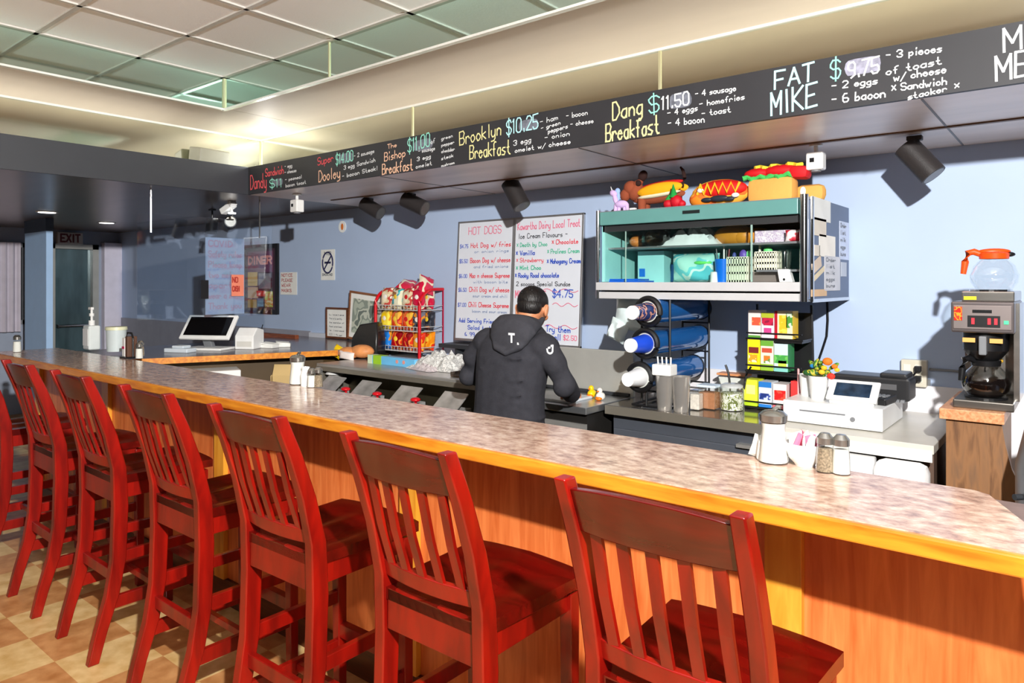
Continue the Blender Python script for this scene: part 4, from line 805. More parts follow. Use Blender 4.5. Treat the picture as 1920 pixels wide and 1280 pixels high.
# steel cups
def mixing_cup(loc, l):
    t = thing('mixing_cup', loc, l, 'steel cup', group='milkshake cups on the back counter')
    MB().lathe([(0, 0), (.034, 0), (.036, .006), (.046, .172), (.044, .172), (.034, .01), (0, .008)], n=32).build('cup_wall', mat('cup_steel', S(206, 202, 196), .16, .7), t, smooth=True); return t
mixing_cup(onZ(1246, 768, .92), 'left one of two tall stainless milkshake cups on the back counter'); mixing_cup(onZ(1277, 771, .92), 'right one of two tall stainless milkshake cups on the back counter')
t = thing('white_container', onY(1247, 703, 3.25)-Vector((0, 0, 0)), 'white plastic container with spikes resting on the left milkshake cup', 'container')
t.location = onZ(1246, 768, .92)+Vector((0, 0, .172)); MB().lohi((-.05, -.04, 0), (.05, .04, .055), bev=.006).build('container_body', M_white, t)
for k in range(4): MB().cyl((-.035+.023*k, 0, .055), (-.038+.024*k, 0, .09), .004, n=8).build('stick', M_white, t)
def tub(loc, l, w_, d_, h_, fill, fh, lidm=None, rz=0):
    t = thing('food_tub', loc, l, 'tub', rz=rz)
    MB().lohi((-w_/2+.004, -d_/2+.004, .004), (w_/2-.004, d_/2-.004, fh), bev=.004).build('contents', fill, t)
    MB().lohi((-w_/2, -d_/2, 0), (w_/2, d_/2, h_), bev=.006).build('clear_walls', M_gl, t)
    if lidm: MB().lohi((-w_/2-.004, -d_/2-.004, h_), (w_/2+.004, d_/2+.004, h_+.012), bev=.003).build('lid', lidm, t)
    return t
tub(onZ(1306, 768, .92), 'narrow clear tub of white stirrers next to the steel cups', .055, .06, .10, mat('white_stuff', S(226, 216, 206), .8, var=.2, vscale=60), .08)
tub(onZ(1330, 766, .92), 'clear tub of brown sugar with a pale blue lid on the back counter', .09, .08, .11, mat('brown_sugar', S(176, 120, 84), .9, var=.1, vscale=80), .085, mat('pale_blue_lid', S(210, 226, 240), .3))
tub(onZ(1352, 752, .92)+Vector((0, .18, 0)), 'white paper box with orange edge behind the brown sugar tub', .16, .08, .12, M_paper, .11, mat('orange_lid', S(222, 150, 100), .5))
t = thing('tea_jar', onZ(1372, 768, .92), 'round glass jar of tea bags and packets with two black tongs', 'jar')
MB().lathe([(0, 0), (.058, 0), (.062, .02), (.060, .105), (.050, .115)], n=32).build('glass_jar', M_gl, t, smooth=True)
MB().lathe([(0, .004), (.053, .004), (.056, .02), (.054, .085), (0, .09)], n=24).build('tea_bags', patches('teabags', [S(236, 236, 224), S(150, 160, 90), S(242, 240, 232), S(110, 120, 60)], 45, .7), t, smooth=True)
MB().lathe([(.053, .113), (.055, .122), (.04, .13), (0, .13)], n=28).build('lid', mat('clear_lid', S(200, 204, 204), .15, alpha=1), t, smooth=True)
for i, (px, py, dx) in enumerate([(1358, 690, -.02), (1394, 690, .03)]):
    q = onZ(1372, 768, .92)+Vector((dx*1.4, .05, 0)); t = thing('tongs', q, ['left black tongs standing behind the tea jar, upright', 'right black tongs standing behind the tea jar, leaning right'][i], 'tongs')
    MB().tube([(0, 0, .10), (dx*.4, 0, .17), (dx*1.2, 0, .215)], .006).build('handle', M_black, t, smooth=True); MB().tube([(0, 0, 0), (0, 0, .10)], .004).build('shaft', M_steel, t)

# ---------------- tea box display
tr = thing('tea_display', (-1.19, 3.58, .92), 'black wire display stand with tiers of tea boxes', 'display stand'); O = Vector((-1.19, 3.58, .92))
w_ = MB()
for x in (-1.325, -1.055):
    w_.tube([(x, 3.70, .925), (x, 3.66, 1.44)], .007, n=8); w_.tube([(x, 3.48, .925), (x, 3.70, .925)], .007, n=8)
for z, yf in ((.93, 3.49), (1.11, 3.50), (1.27, 3.51)):
    w_.tube([(-1.325, yf, z), (-1.055, yf, z)], .005, n=6); w_.tube([(-1.325, 3.68, z), (-1.055, 3.68, z)], .005, n=6)
    for x in (-1.325, -1.055): w_.tube([(x, yf, z), (x, 3.68, z)], .005, n=6)
    w_.tube([(-1.325, yf, z+.03), (-1.055, yf, z+.03)], .004, n=6)
w_.lohi((-1.325, 3.50, 1.095), (-1.055, 3.68, 1.105)).lohi((-1.325, 3.51, 1.257), (-1.055, 3.68, 1.266)).lohi((-1.325, 3.66, .93), (-1.055, 3.668, 1.40)).build('wire_frame', M_rub, tr, off=O)
def tea_box(x0, x1, z0, z1, y0, y1, l, body, accents, side=None):
    t = thing('tea_box', ((x0+x1)/2, (y0+y1)/2, z0), l, 'tea box', group='tea boxes on the black display')
    w_, d_, h_ = x1-x0, y1-y0, z1-z0
    MB().lohi((-w_/2, -d_/2, 0), (w_/2, d_/2, h_), bev=.001).build('carton', body, t)
    for (a, b, c, d, m) in accents: MB().lohi((-w_/2+a*w_, -d_/2-.001, c*h_), (-w_/2+b*w_, -d_/2, d*h_)).build('front_print', m, t)
    if side: MB().lohi((w_/2, -d_/2, 0), (w_/2+.001, d_/2, h_)).build('side_print', side, t)
fp = lambda n_, *c: patches('print_'+n_, list(c), 40, .4)
m_ = lambda n_, c: mat('ink_'+n_, c, .4)
xs = [-1.318, -1.252, -1.186, -1.120]
z2, z1_, z0_ = 1.277, 1.117, .937
tea_box(xs[0], xs[0]+.062, z2, z2+.135, 3.515, 3.60, 'white and peach tea box at the top left of the display', m_('pinkwhite', S(240, 226, 220)), [(.3, 1, .45, .75, fp('peach', S(230, 90, 60), S(240, 160, 90))), (0, 1, 0, .08, m_('green', S(90, 150, 60)))])
tea_box(xs[1], xs[1]+.062, z2, z2+.125, 3.515, 3.60, 'white tea box with red berries second from left on the top tier', m_('berrywhite', S(238, 226, 234)), [(0, 1, .8, 1, m_('lime', S(180, 190, 50))), (.05, .95, .5, .8, fp('berry', S(200, 30, 70), S(150, 20, 60), S(232, 190, 200))), (.2, .8, .15, .4, m_('magenta', S(206, 70, 140)))])
tea_box(xs[2], xs[2]+.085, z2, z2+.135, 3.515, 3.60, 'yellow lemon tea box at the right of the top tier', m_('lemonwhite', S(236, 226, 190)), [(0, .15, 0, 1, m_('red', S(190, 20, 40))), (.25, .7, .2, .85, fp('lemon', S(240, 190, 40), S(246, 216, 80))), (.65, 1, .4, .95, fp('leaf', S(80, 150, 60), S(210, 226, 200)))], m_('yellow', S(246, 200, 30)))
tea_box(xs[0], xs[0]+.062, z1_, z1_+.150, 3.505, 3.60, 'bright yellow tea box at the left of the middle tier', m_('yellow2', S(244, 226, 30)), [(.1, .9, .55, .75, m_('brown', S(120, 40, 40))), (.1, .8, .25, .5, fp('amber', S(240, 160, 40), S(250, 236, 190)))])
tea_box(xs[1], xs[1]+.062, z1_, z1_+.148, 3.505, 3.60, 'green and cream tea box in the centre of the middle tier', m_('cream', S(236, 232, 206)), [(0, 1, .82, 1, m_('grass', S(110, 170, 60))), (.1, .9, .6, .75, m_('brick', S(200, 80, 60))), (0, 1, 0, .22, m_('grass2', S(150, 190, 60))), (.25, .75, .25, .5, fp('fruit', S(240, 120, 40), S(90, 150, 70), S(240, 236, 220)))])
tea_box(xs[2], xs[2]+.066, z1_, z1_+.135, 3.505, 3.60, 'green landscape tea box at the right of the middle tier', m_('sky', S(206, 226, 232)), [(0, 1, .3, .6, fp('field', S(70, 160, 70), S(110, 190, 90))), (.3, .9, .15, .4, m_('limeleaf', S(190, 220, 80))), (0, 1, 0, .15, m_('pool', S(130, 200, 190)))], m_('forest', S(50, 140, 80)))
tea_box(xs[0]-.012, xs[0]+.052, z0_, z0_+.130, 3.495, 3.60, 'lime yellow tea box at the left of the bottom tier', m_('limeyellow', S(226, 236, 60)), [(.15, .85, .45, .8, m_('palelime', S(240, 244, 140))), (0, 1, 0, .2, m_('limegreen', S(180, 210, 40)))])
tea_box(xs[1]-.006, xs[1]+.056, z0_, z0_+.125, 3.495, 3.60, 'blue and white blueberry tea box in the centre of the bottom tier', m_('icewhite', S(232, 238, 244)), [(0, 1, .78, 1, m_('azure', S(40, 120, 200))), (.05, .95, .3, .55, fp('blueberry', S(30, 50, 120), S(60, 80, 160), S(200, 210, 230))), (0, 1, 0, .12, m_('azure', S(40, 120, 200)))])
tea_box(xs[2]-.002, xs[2]+.062, z0_, z0_+.120, 3.495, 3.60, 'white tea box with a red apple at the right of the bottom tier', m_('applewhite', S(240, 232, 230)), [(.1, .95, .35, .75, fp('apple', S(220, 30, 30), S(240, 80, 60))), (0, 1, 0, .18, m_('rose', S(226, 110, 120)))])
tea_box(-1.105, -1.075, z0_, z0_+.14, 3.50, 3.58, 'slim red tea box at the right end of the bottom tier', m_('tomato', S(230, 60, 60)), [(0, 1, 0, .3, m_('rosepale', S(240, 190, 190)))])
# small clamp paper on counter reflection etc: pen on wire
t = thing('marker_pen', onY(1497, 700, 3.5), 'thin red and white pen standing at the right side of the tea display', 'pen'); q = t.location.copy(); t.location.z = .92
MB().cyl((0, 0, 0), (0, .0, .22), .005, n=10).build('barrel', mat('pink_pen', S(230, 170, 170), .4), t)

# ================================================================== WALL CABINET
CX0, CX1, CYF, CYB, CZ0, CZ1 = -2.07, -.957, 3.29, 3.945, 1.465, 1.936
wc = thing('wall_cabinet', ((CX0+CX1)/2, CYF, CZ0), 'old steel wall cabinet with mint interior and sliding glass doors, plush toys on top', 'cabinet'); O = wc.location.copy()
M_mint = mat('mint_enamel', S(150, 214, 208), .35); M_teal = mat('teal_enamel', S(96, 148, 144), .35, var=.04); M_slb = mat('slate_side', S(98, 112, 138), .5, var=.04)
c = MB(); c.lohi((CX0+.02, CYB-.02, CZ0+.09), (CX1-.02, CYB, CZ1-.01)); c.lohi((CX0+.015, CYF+.03, CZ0+.09), (CX0+.03, CYB-.02, CZ1-.01)); c.lohi((CX1-.03, CYF+.03, CZ0+.09), (CX1-.015, CYB-.02, CZ1-.01)); c.build('interior', M_mint, wc, off=O)
MB().lohi((CX1-.015, CYF+.02, CZ0+.01), (CX1+.005, CYB, CZ1)).build('side_panel', M_slb, wc, off=O); MB().lohi((CX0-.002, CYF+.02, CZ0+.01), (CX0+.015, CYB, CZ1)).build('side_panel', M_slb, wc, off=O)
MB().lohi((CX0, CYF+.01, CZ1-.012), (CX1, CYB, CZ1)).build('cabinet_top', M_gray, wc, off=O)
MB().lohi((CX0+.02, CYF, CZ1-.075), (CX1-.05, CYF+.03, CZ1-.004), bev=.003).build('header', M_teal, wc, off=O)
q = onY(1296, 397, CYF); MB().lohi((q.x-.045, CYF-.004, q.z-.008), (q.x+.045, CYF, q.z+.008)).build('badge', mat('dark_badge', S(50, 56, 58), .3, .6), wc, off=O)
MB().lohi((CX0+.02, CYF+.03, CZ1-.11), (CX1-.03, CYF+.05, CZ1-.075)).build('door_track', mat('dark_track', S(40, 42, 44), .5), wc, off=O)
MB().lohi((CX0, CYF-.012, CZ0+.045), (CX1-.01, CYB, CZ0+.088), bev=.003).lohi((CX0, CYF-.004, CZ0), (CX1-.01, CYB-.02, CZ0+.036), bev=.003).build('bottom_ledge', mat('ledge_alu', S(216, 216, 218), .35, .25, var=.03), wc, off=O)
MB().cyl((CX1-.022, CYF-.004, CZ0), (CX1-.022, CYF-.004, CZ1+.01), .019, n=16).build('corner_post', M_chrome, wc, off=O, smooth=True); MB().cyl((CX0+.008, CYF, CZ0), (CX0+.008, CYF, CZ1+.005), .011, n=16).build('corner_post', M_chrome, wc, off=O, smooth=True)
MB().lohi((CX1+.0, CYF+.02, CZ0-.004), (CX1+.008, CYB, CZ0+.012)).lohi((CX1+.0, CYF+.015, CZ0), (CX1+.012, CYF+.03, CZ1)).build('edge_trim', M_chrome, wc, off=O)
MB().lohi((CX0+.03, CYF+.07, 1.732), (CX1-.03, CYB-.02, 1.742)).build('shelf', mat('shelf_alu', S(150, 156, 160), .3, .6), wc, off=O)
xm = onY(1400, 460, CYF).x
MB().lohi((xm+.02, CYF+.07, 1.602), (CX1-.03, CYB-.02, 1.612)).build('shelf', mat('shelf_alu', S(150, 156, 160)), wc, off=O)
M_cg = glass('door_glass_clear', (.97, 1, .99, 1), .03, .01)
MB().lohi((CX0+.03, CYF+.036, CZ0+.09), (xm+.01, CYF+.039, CZ1-.08)).build('sliding_glass', M_cg, wc, off=O); MB().lohi((xm-.6, CYF+.046, CZ0+.09), (xm-.02, CYF+.049, CZ1-.08)).build('sliding_glass', M_cg, wc, off=O)
MB().lohi((xm+.006, CYF+.034, CZ0+.09), (xm+.014, CYF+.041, CZ1-.08)).build('glass_edge', mat('glass_edge', S(150, 180, 170), .2), wc, off=O)
q = onY(1172, 480, 3.32).x; MB().lohi((q-.002, CYF+.034, CZ0+.09), (q+.002, CYF+.041, CZ1-.08)).build('glass_edge', mat('glass_edge', S(150, 180, 170)), wc, off=O)
# contents
SZU, SZL, SZM = 1.7425, CZ0+.0885, 1.6125
def inX(px, Y): return onY(px, 480, Y).x
def pastry(px, l, r, m):
    t = thing('wrapped_pastry', (inX(px, 3.48), 3.48, SZU), l, 'pastry'); MB().ell((0, 0, r[2]), r).build('pastry', m, t, smooth=True); MB().pillow((0, -.01, r[2]), r[0]*2.4, r[2]*2.2, r[1]*1.9, rot=(0, .1, 0), wob=.004).build('clear_wrap', M_gl, t); return t
pastry(1198, 'orange-brown wrapped muffin at the left end of the upper cabinet shelf', (.055, .045, .035), mat('muffin1', S(214, 130, 60), .6, var=.3, vscale=30))
pastry(1232, 'larger wrapped brown muffin second from left on the upper cabinet shelf', (.07, .055, .05), mat('muffin2', S(150, 120, 84), .6, var=.4, vscale=30))
t = thing('plastic_bag', (inX(1300, 3.52), 3.52, SZU), 'crumpled white plastic bag on the upper cabinet shelf', 'plastic bag'); crumple(.34, .18, .11, 5).build('bag_film', mat('white_film', S(236, 238, 240), .3), t, smooth=True)
t = thing('bread_loaf', (inX(1385, 3.52), 3.52, SZU), 'golden brown loaf-shaped bread bag on the upper cabinet shelf', 'bread'); MB().ell((-.02, 0, .05), (.11, .06, .052)).ell((.10, 0, .04), (.07, .055, .042)).ell((.03, 0, .045), (.07, .06, .048)).build('crust', mat('crust', S(206, 134, 40), .45, var=.18, vscale=10), t, smooth=True)
t = thing('egg_carton', (inX(1462, 3.52), 3.50, SZU), 'pale dotted carton at the right of the upper cabinet shelf', 'carton'); MB().lohi((-.10, -.05, 0), (.07, .05, .065), bev=.005).build('carton_body', patches('dotted', [S(200, 196, 206), S(176, 160, 186), S(214, 210, 214)], 90, .6), t)
t = thing('red_package', (inX(1487, 3.40), 3.40, SZU), 'small pink and white package at the right end of the upper cabinet shelf', 'package'); MB().pillow((0, 0, .028), .07, .055, .03, wob=.004).build('wrapper', patches('pinkpack', [S(240, 230, 230), S(226, 90, 100), S(200, 40, 60)], 30, .3), t, smooth=True)
t = thing('cardboard_box', (inX(1455, 3.66), 3.66, SZU), 'brown cardboard box at the back of the upper cabinet shelf', 'box'); MB().lohi((-.15, -.05, 0), (.14, .05, .125)).lohi((-.16, -.06, .125), (.145, .05, .13)).build('box_body', mat('cardboard', S(150, 116, 90), .8), t)
t = thing('mint_carton', (inX(1225, 3.54), 3.56, SZL), 'tall mint carton with a blue square label, left in the lower cabinet', 'carton'); MB().lohi((-.08, -.05, 0), (.08, .05, .17)).build('carton_body', mat('mint_card', S(160, 220, 220), .4), t); MB().lohi((-.07, -.052, .03), (-.035, -.05, .075)).build('blue_label', mat('bluesq', S(20, 110, 210), .4), t)
t = thing('blue_folder', (inX(1178, 3.42), 3.42, SZL), 'flat bright blue folder lying at the lower left of the cabinet', 'folder'); MB().lohi((-.13, -.05, 0), (.13, .05, .008)).lohi((-.12, -.045, .009), (.10, .05, .018)).build('folder', mat('blue_fold', S(20, 90, 200), .3), t)
t = thing('blue_tray', (inX(1255, 3.64), 3.64, SZL), 'blue plastic bin at the back of the lower cabinet', 'bin'); MB().lohi((-.10, -.05, 0), (.10, .05, .10), bev=.006).build('bin_body', mat('blue_bin', S(20, 120, 200), .3), t)
t = thing('produce_bag', (inX(1302, 3.48), 3.50, SZL), 'big translucent mint green plastic bag in the lower cabinet', 'plastic bag'); MB().pillow((0, 0, .075), .26, .15, .13, wob=.02, n=12).build('bag_film', patches('mintfilm', [S(170, 226, 214), S(110, 206, 210), S(206, 236, 226), S(90, 190, 200)], 10, .25), t, smooth=True); MB().ell((.06, -.05, .10), (.05, .02, .012)).build('green_tie', mat('lime_tie', S(110, 230, 110), .4), t, smooth=True)
t = thing('white_jar', (inX(1340, 3.40), 3.40, SZL), 'small white jar beside the blue pen cup in the cabinet', 'jar'); MB().lathe([(0, 0), (.022, 0), (.020, .05), (0, .055)], n=20).build('jar_body', M_white, t, smooth=True)
t = thing('pen_cup', (inX(1356, 3.42), 3.42, SZL), 'bright blue plastic cup full of pens in the lower cabinet', 'cup'); MB().lathe([(0, 0), (.034, 0), (.042, .115), (.038, .115), (.032, .01), (0, .01)], n=28).build('cup_wall', mat('blue_cup', S(10, 110, 225), .3), t, smooth=True)
for k, (a, b, cc) in enumerate([(-.02, .17, 'dk'), (.0, .185, 'wh'), (.018, .165, 'rd'), (.008, .16, 'dk')]):
    p = thing('pen', (t.location.x+a, 3.42+.01*(k % 2), SZL+.01), ['dark pen leaning left in the blue pen cup', 'white pen standing tallest in the blue pen cup', 'dark red pen at the right of the blue pen cup', 'dark pen in the middle of the blue pen cup'][k], 'pen', rot=(0, a*5, 0)); MB().cyl((0, 0, 0), (0, 0, b-.01), .004, n=8).build('barrel', {'dk': M_black, 'wh': M_white, 'rd': mat('maroon_pen', S(120, 30, 40), .4)}[cc], p)
def basket(px, Y, z, l, w_, h_, stuff):
    t = thing('basket', (inX(px, Y), Y, z), l, 'basket'); b = MB(); n = 8
    for k in range(n+1):
        x = -w_/2+w_*k/n
        for y in (-.035, .035): b.lohi((x-.004, y-.0015, 0), (x+.004, y+.0015, h_))
    for zz in (0, h_*.33, h_*.66, h_-.006):
        for y in (-.035, .035): b.lohi((-w_/2, y-.0015, zz), (w_/2, y+.0015, zz+.01))
        for x in (-w_/2, w_/2): b.lohi((x-.0015, -.035, zz), (x+.0015, .035, zz+.01))
    for y in (-.03, -.01, .01, .03):
        for x in (-w_/2, w_/2): b.lohi((x-.0015, y-.004, 0), (x+.0015, y+.004, h_))
    b.lohi((-w_/2, -.035, 0), (w_/2, .035, .004)); b.build('plastic_mesh', mat('cream_plastic', S(226, 226, 204), .4), t)
    MB().lohi((-w_/2+.006, -.028, .006), (w_/2-.006, .028, h_*.75)).build('papers_inside', mat('cream_paper', S(216, 214, 196), .7), t)
    for (x, zz, r, c) in stuff: MB().ell((x, 0, zz), r).build('small_item', mat('item_%d' % int(c[0]*900+c[1]*90), c, .4), t, smooth=True)
basket(1388, 3.42, SZL, 'cream slotted basket with purple and green things, right of the blue pen cup', .105, .12, [(.015, .13, (.02, .015, .03), S(110, 80, 180)), (.042, .135, (.012, .012, .02), S(120, 220, 140)), (-.03, .13, (.01, .01, .018), S(70, 80, 150))])
basket(1440, 3.46, SZM, 'cream slotted basket with a green ball on the small right shelf', .10, .085, [(.0, .095, (.022, .018, .018), S(110, 225, 130)), (-.04, .10, (.006, .008, .03), S(226, 226, 210))])
t = thing('glass_tumbler', (inX(1472, 3.48), 3.48, SZM), 'clear glass tumbler beside the cream basket on the small right shelf', 'glass'); MB().lathe([(0, 0), (.026, 0), (.032, .095), (.030, .095), (.024, .006), (0, .006)], n=24).build('glass_wall', M_gl, t, smooth=True)
t = thing('grey_bin', (inX(1437, 3.46), 3.48, SZL), 'dark grey bin under the small right shelf of the cabinet', 'bin'); MB().lohi((-.10, -.06, 0), (.09, .06, .05), bev=.005).build('bin_body', mat('grey_bin', S(112, 106, 100), .4), t)
t = thing('white_dispenser', (inX(1474, 3.37), 3.37, SZL), 'small white plastic dispenser at the lower right of the cabinet', 'dispenser'); MB().loft([[(-.025, -.02, 0), (.035, -.02, 0), (.035, .02, 0), (-.025, .02, 0)], [(-.035, -.02, .06), (.018, -.02, .06), (.018, .02, .06), (-.035, .02, .06)]]).build('body', M_white, t, bev=.003); MB().cyl((-.003, -.021, .012), (-.003, -.019, .012), .006).build('dark_dot', M_black, t)
# papers on the right side panel
PXs = CX1+.0065
for c0, c1, l, m in [((1522, 378), (1557, 410), 'curled white paper at the top of the cabinet side', M_paper), ((1524, 412), (1549, 440), 'cream card under the curled paper on the cabinet side', mat('cream_card', S(226, 216, 200), .8)), ((1536, 444), (1566, 480), 'bright square note in the middle of the cabinet side', mat('ivory_note', S(244, 238, 226), .8)),
                     ((1527, 460), (1537, 479), 'small slip tucked left of the bright square note', mat('cream_card', S(226, 216, 200))), ((1522, 487), (1540, 507), 'tilted tan card below the bright note', mat('tan_card', S(220, 200, 180), .8)), ((1524, 509), (1546, 518), 'narrow yellow slip below the tilted tan card', mat('yellow_slip', S(226, 210, 176), .8)),
                     ((1546, 482), (1575, 545), 'long printed list low on the cabinet side', mat('list_paper', S(210, 210, 214), .8)), ((1521, 542), (1550, 556), 'orange-tan slip at the bottom of the cabinet side', mat('orange_slip', S(222, 186, 146), .8)), ((1574, 418), (1591, 486), 'narrow pale blue list near the wall on the cabinet side', mat('blue_list', S(206, 216, 236), .8)), ((1577, 492), (1587, 518), 'small pale tag near the wall low on the cabinet side', mat('grey_tag', S(190, 196, 206), .8))]:
    sheet(c0, c1, PXs, 'X', m, l, lines=(['Order', 'list', 'milk', 'eggs', 'buns'] if 'list' in l else None), lm=M_gray, rot=(.3 if 'tilted' in l else 0))
# power cord from the cabinet
t = thing('power_cord', (0, 0, 0), 'black power cord looping down the wall from the cabinet to the register', 'cord')
pts = [onY(a, b, WY-.012) for a, b in [(1551, 566), (1552, 600), (1550, 630), (1542, 655), (1535, 675), (1536, 700), (1545, 722)]]; MB().tube(pts, .006, n=6).build('cord', M_black, t, smooth=True)

# ---------------- plush toys on the cabinet
PZ = CZ1
def plush_x(px, Y=3.42): return onY(px, 380, Y).x
t = thing('unicorn_plush', (plush_x(1165), 3.40, PZ), 'small lilac plush pony at the left end of the cabinet top', 'plush toy'); M_lil = mat('lilac_plush', S(214, 184, 232), .9, bump=.4, bscale=120)
b = MB(); b.ell((.012, 0, .045), (.042, .022, .022)); b.ell((-.025, 0, .075), (.014, .014, .034), (0, -.3, 0)); b.ell((-.038, 0, .108), (.024, .016, .018), (0, .5, 0))
for x in (-.022, .0, .03, .046): b.cyl((x, .008 if x > .01 else -.008, 0), (x, 0, .045), .010, .011, n=10)
b.build('body', M_lil, t, smooth=True); MB().cyl((-.045, 0, .12), (-.056, 0, .148), .005, .001, n=8).build('horn', M_white, t); MB().ell((-.018, .01, .12), (.016, .012, .018)).ell((-.012, .01, .09), (.01, .01, .025)).build('mane', mat('pale_blue_plush', S(160, 190, 240), .9), t, smooth=True)
# dachshund in a bun
t = thing('dog_plush', (plush_x(1222, 3.50), 3.52, PZ), 'brown dachshund plush wearing a yellow hot dog bun on the cabinet top', 'plush toy'); M_bro = mat('brown_plush', S(150, 74, 46), .9, bump=.5, bscale=110)
b = MB(); b.ell((.03, 0, .085), (.16, .035, .036), (0, -.06, 0)); b.ell((-.105, -.01, .125), (.045, .04, .055), (0, .4, 0)); b.ell((-.13, -.02, .145), (.042, .036, .04)); b.ell((-.085, -.02, .165), (.034, .026, .02), (0, -.5, 0)); b.ell((-.16, -.03, .105), (.03, .026, .035))
for x, y in ((-.06, -.02), (-.055, .02), (.13, -.02), (.135, .02)): b.cyl((x, y, 0), (x, y, .08), .021, .024, n=12)
b.build('body', M_bro, t, smooth=True)
MB().ell((-.055, -.02, .205), (.026, .022, .032), (0, .5, 0)).ell((-.075, -.035, .165), (.018, .014, .018)).build('dark_ear', mat('dark_plush', S(46, 22, 18), .9), t, smooth=True)
MB().ell((.055, -.038, .12), (.135, .024, .036), (0, -.08, 0)).ell((.055, .038, .12), (.135, .024, .036), (0, -.08, 0)).build('yellow_bun', mat('yellow_plush', S(250, 178, 14), .8, bump=.3, bscale=120), t, smooth=True)
MB().ell((.05, -.036, .092), (.13, .020, .014), (0, -.08, 0)).build('cream_trim', mat('cream_plush', S(240, 230, 196), .8), t, smooth=True)
MB().ell((.05, 0, .15), (.13, .022, .018), (0, -.08, 0)).build('red_topping', mat('red_plush', S(206, 20, 20), .8), t, smooth=True)
MB().tube([(.17, 0, .13), (.185, 0, .175), (.175, 0, .215), (.16, 0, .235)], [.012, .011, .009, .005], n=8).build('tail', mat('dark_plush', S(46, 22, 18)), t, smooth=True)
t = thing('strawberry_plush', (plush_x(1263, 3.38), 3.38, PZ), 'red berry plush with a pointed green leaf before the dachshund', 'plush toy')
MB().ell((-.03, 0, .024), (.026, .024, .024)).ell((.015, 0, .034), (.034, .028, .034)).ell((.045, 0, .02), (.022, .02, .02)).build('red_berries', mat('berry_plush', S(196, 10, 34), .6, bump=.4, bscale=90), t, smooth=True)
MB().cyl((0, 0, .055), (-.002, 0, .125), .022, .002, n=12).ell((-.03, 0, .05), (.012, .012, .028), (0, .6, 0)).build('green_leaf', mat('leaf_plush', S(20, 150, 60), .8), t, smooth=True)
t = thing('white_block', (plush_x(1187, 3.40), 3.40, PZ), 'tiny white block right of the lilac pony', 'block'); MB().lohi((-.018, -.012, 0), (.018, .012, .02), bev=.004).build('block', M_white, t)
t = thing('dark_tray', (plush_x(1180, 3.60), 3.58, PZ), 'dark flat tray under the toys at the left end of the cabinet top', 'tray'); MB().lohi((-.10, -.08, 0), (.22, .1, .035), bev=.004).build('tray_body', mat('dark_tray', S(60, 64, 76), .4), t)
t.location.y = 3.64
# hot dog pillow with fries pattern
t = thing('hot_dog_pillow', (plush_x(1347, 3.46), 3.48, PZ), 'big orange and red hot dog plush with yellow mustard zigzag', 'plush toy')
MB().ell((.0, 0, .07), (.155, .05, .072)).ell((-.09, -.01, .045), (.07, .05, .047)).build('bun', patches('bun_plush', [S(240, 140, 30), S(236, 110, 30), S(250, 180, 60)], 12, .8), t, smooth=True)
MB().ell((.015, -.022, .088), (.135, .042, .047)).build('red_sausage', mat('red_plush2', S(220, 24, 20), .7, var=.2, vscale=12), t, smooth=True)
MB().tube([(-.10+.02*k, -.066+.0012*(k-5)**2*.5, .088+(.026 if k % 2 else -.022)) for k in range(12)], .008, n=8).build('mustard', mat('mustard', S(250, 190, 40), .6), t, smooth=True)
MB().ell((-.045, -.062, .035), (.03, .01, .012)).ell((.02, -.062, .038), (.05, .01, .016)).ell((.07, -.058, .033), (.03, .01, .012)).build('dark_patch', mat('navy_patch', S(36, 44, 54), .5), t, smooth=True)
MB().ell((-.08, -.058, .085), (.018, .01, .012)).ell((.10, -.05, .05), (.02, .01, .012)).build('pale_patch', M_paper, t, smooth=True)
# sandwich / taco plush
t = thing('taco_plush', (plush_x(1450, 3.46), 3.48, PZ), 'tan taco plush with green lettuce and red filling on the cabinet top', 'plush toy')
MB().box((-.01, 0, .062), (.225, .10, .125), bev=.028).build('tan_shell', mat('tan_plush', S(230, 170, 86), .8, bump=.4, bscale=60, var=.08), t, smooth=True)
MB().tube([(-.145+.022*k, -.035+.008*(k % 2), .128+.008*math.sin(k*2.1)) for k in range(12)], .013, n=8).build('lettuce', mat('lettuce_plush', S(70, 190, 90), .8), t, smooth=True)
MB().ell((-.08, 0, .150), (.07, .05, .028)).ell((.03, 0, .152), (.09, .05, .032)).box((.12, 0, .138), (.09, .09, .06), (0, .1, 0), bev=.02).build('red_filling', mat('red_fill', S(214, 16, 26), .7, var=.15, vscale=14), t, smooth=True)
MB().tube([(-.09+.02*k, -.02+.02*(k % 2), .178+.006*math.sin(k*1.7)) for k in range(12)], .010, n=8).build('yellow_cheese', mat('cheese_plush', S(238, 214, 60), .8), t, smooth=True)
t = thing('bread_plush', (plush_x(1519, 3.50), 3.54, PZ), 'tan round bun plush with a white spot at the right end of the cabinet top', 'plush toy')
MB().box((-.01, 0, .042), (.14, .07, .084), bev=.03).build('tan_body', mat('tan_plush', S(230, 170, 86)), t, smooth=True); MB().ell((-.035, -.034, .05), (.014, .006, .024)).build('white_spot', M_white, t, smooth=True)

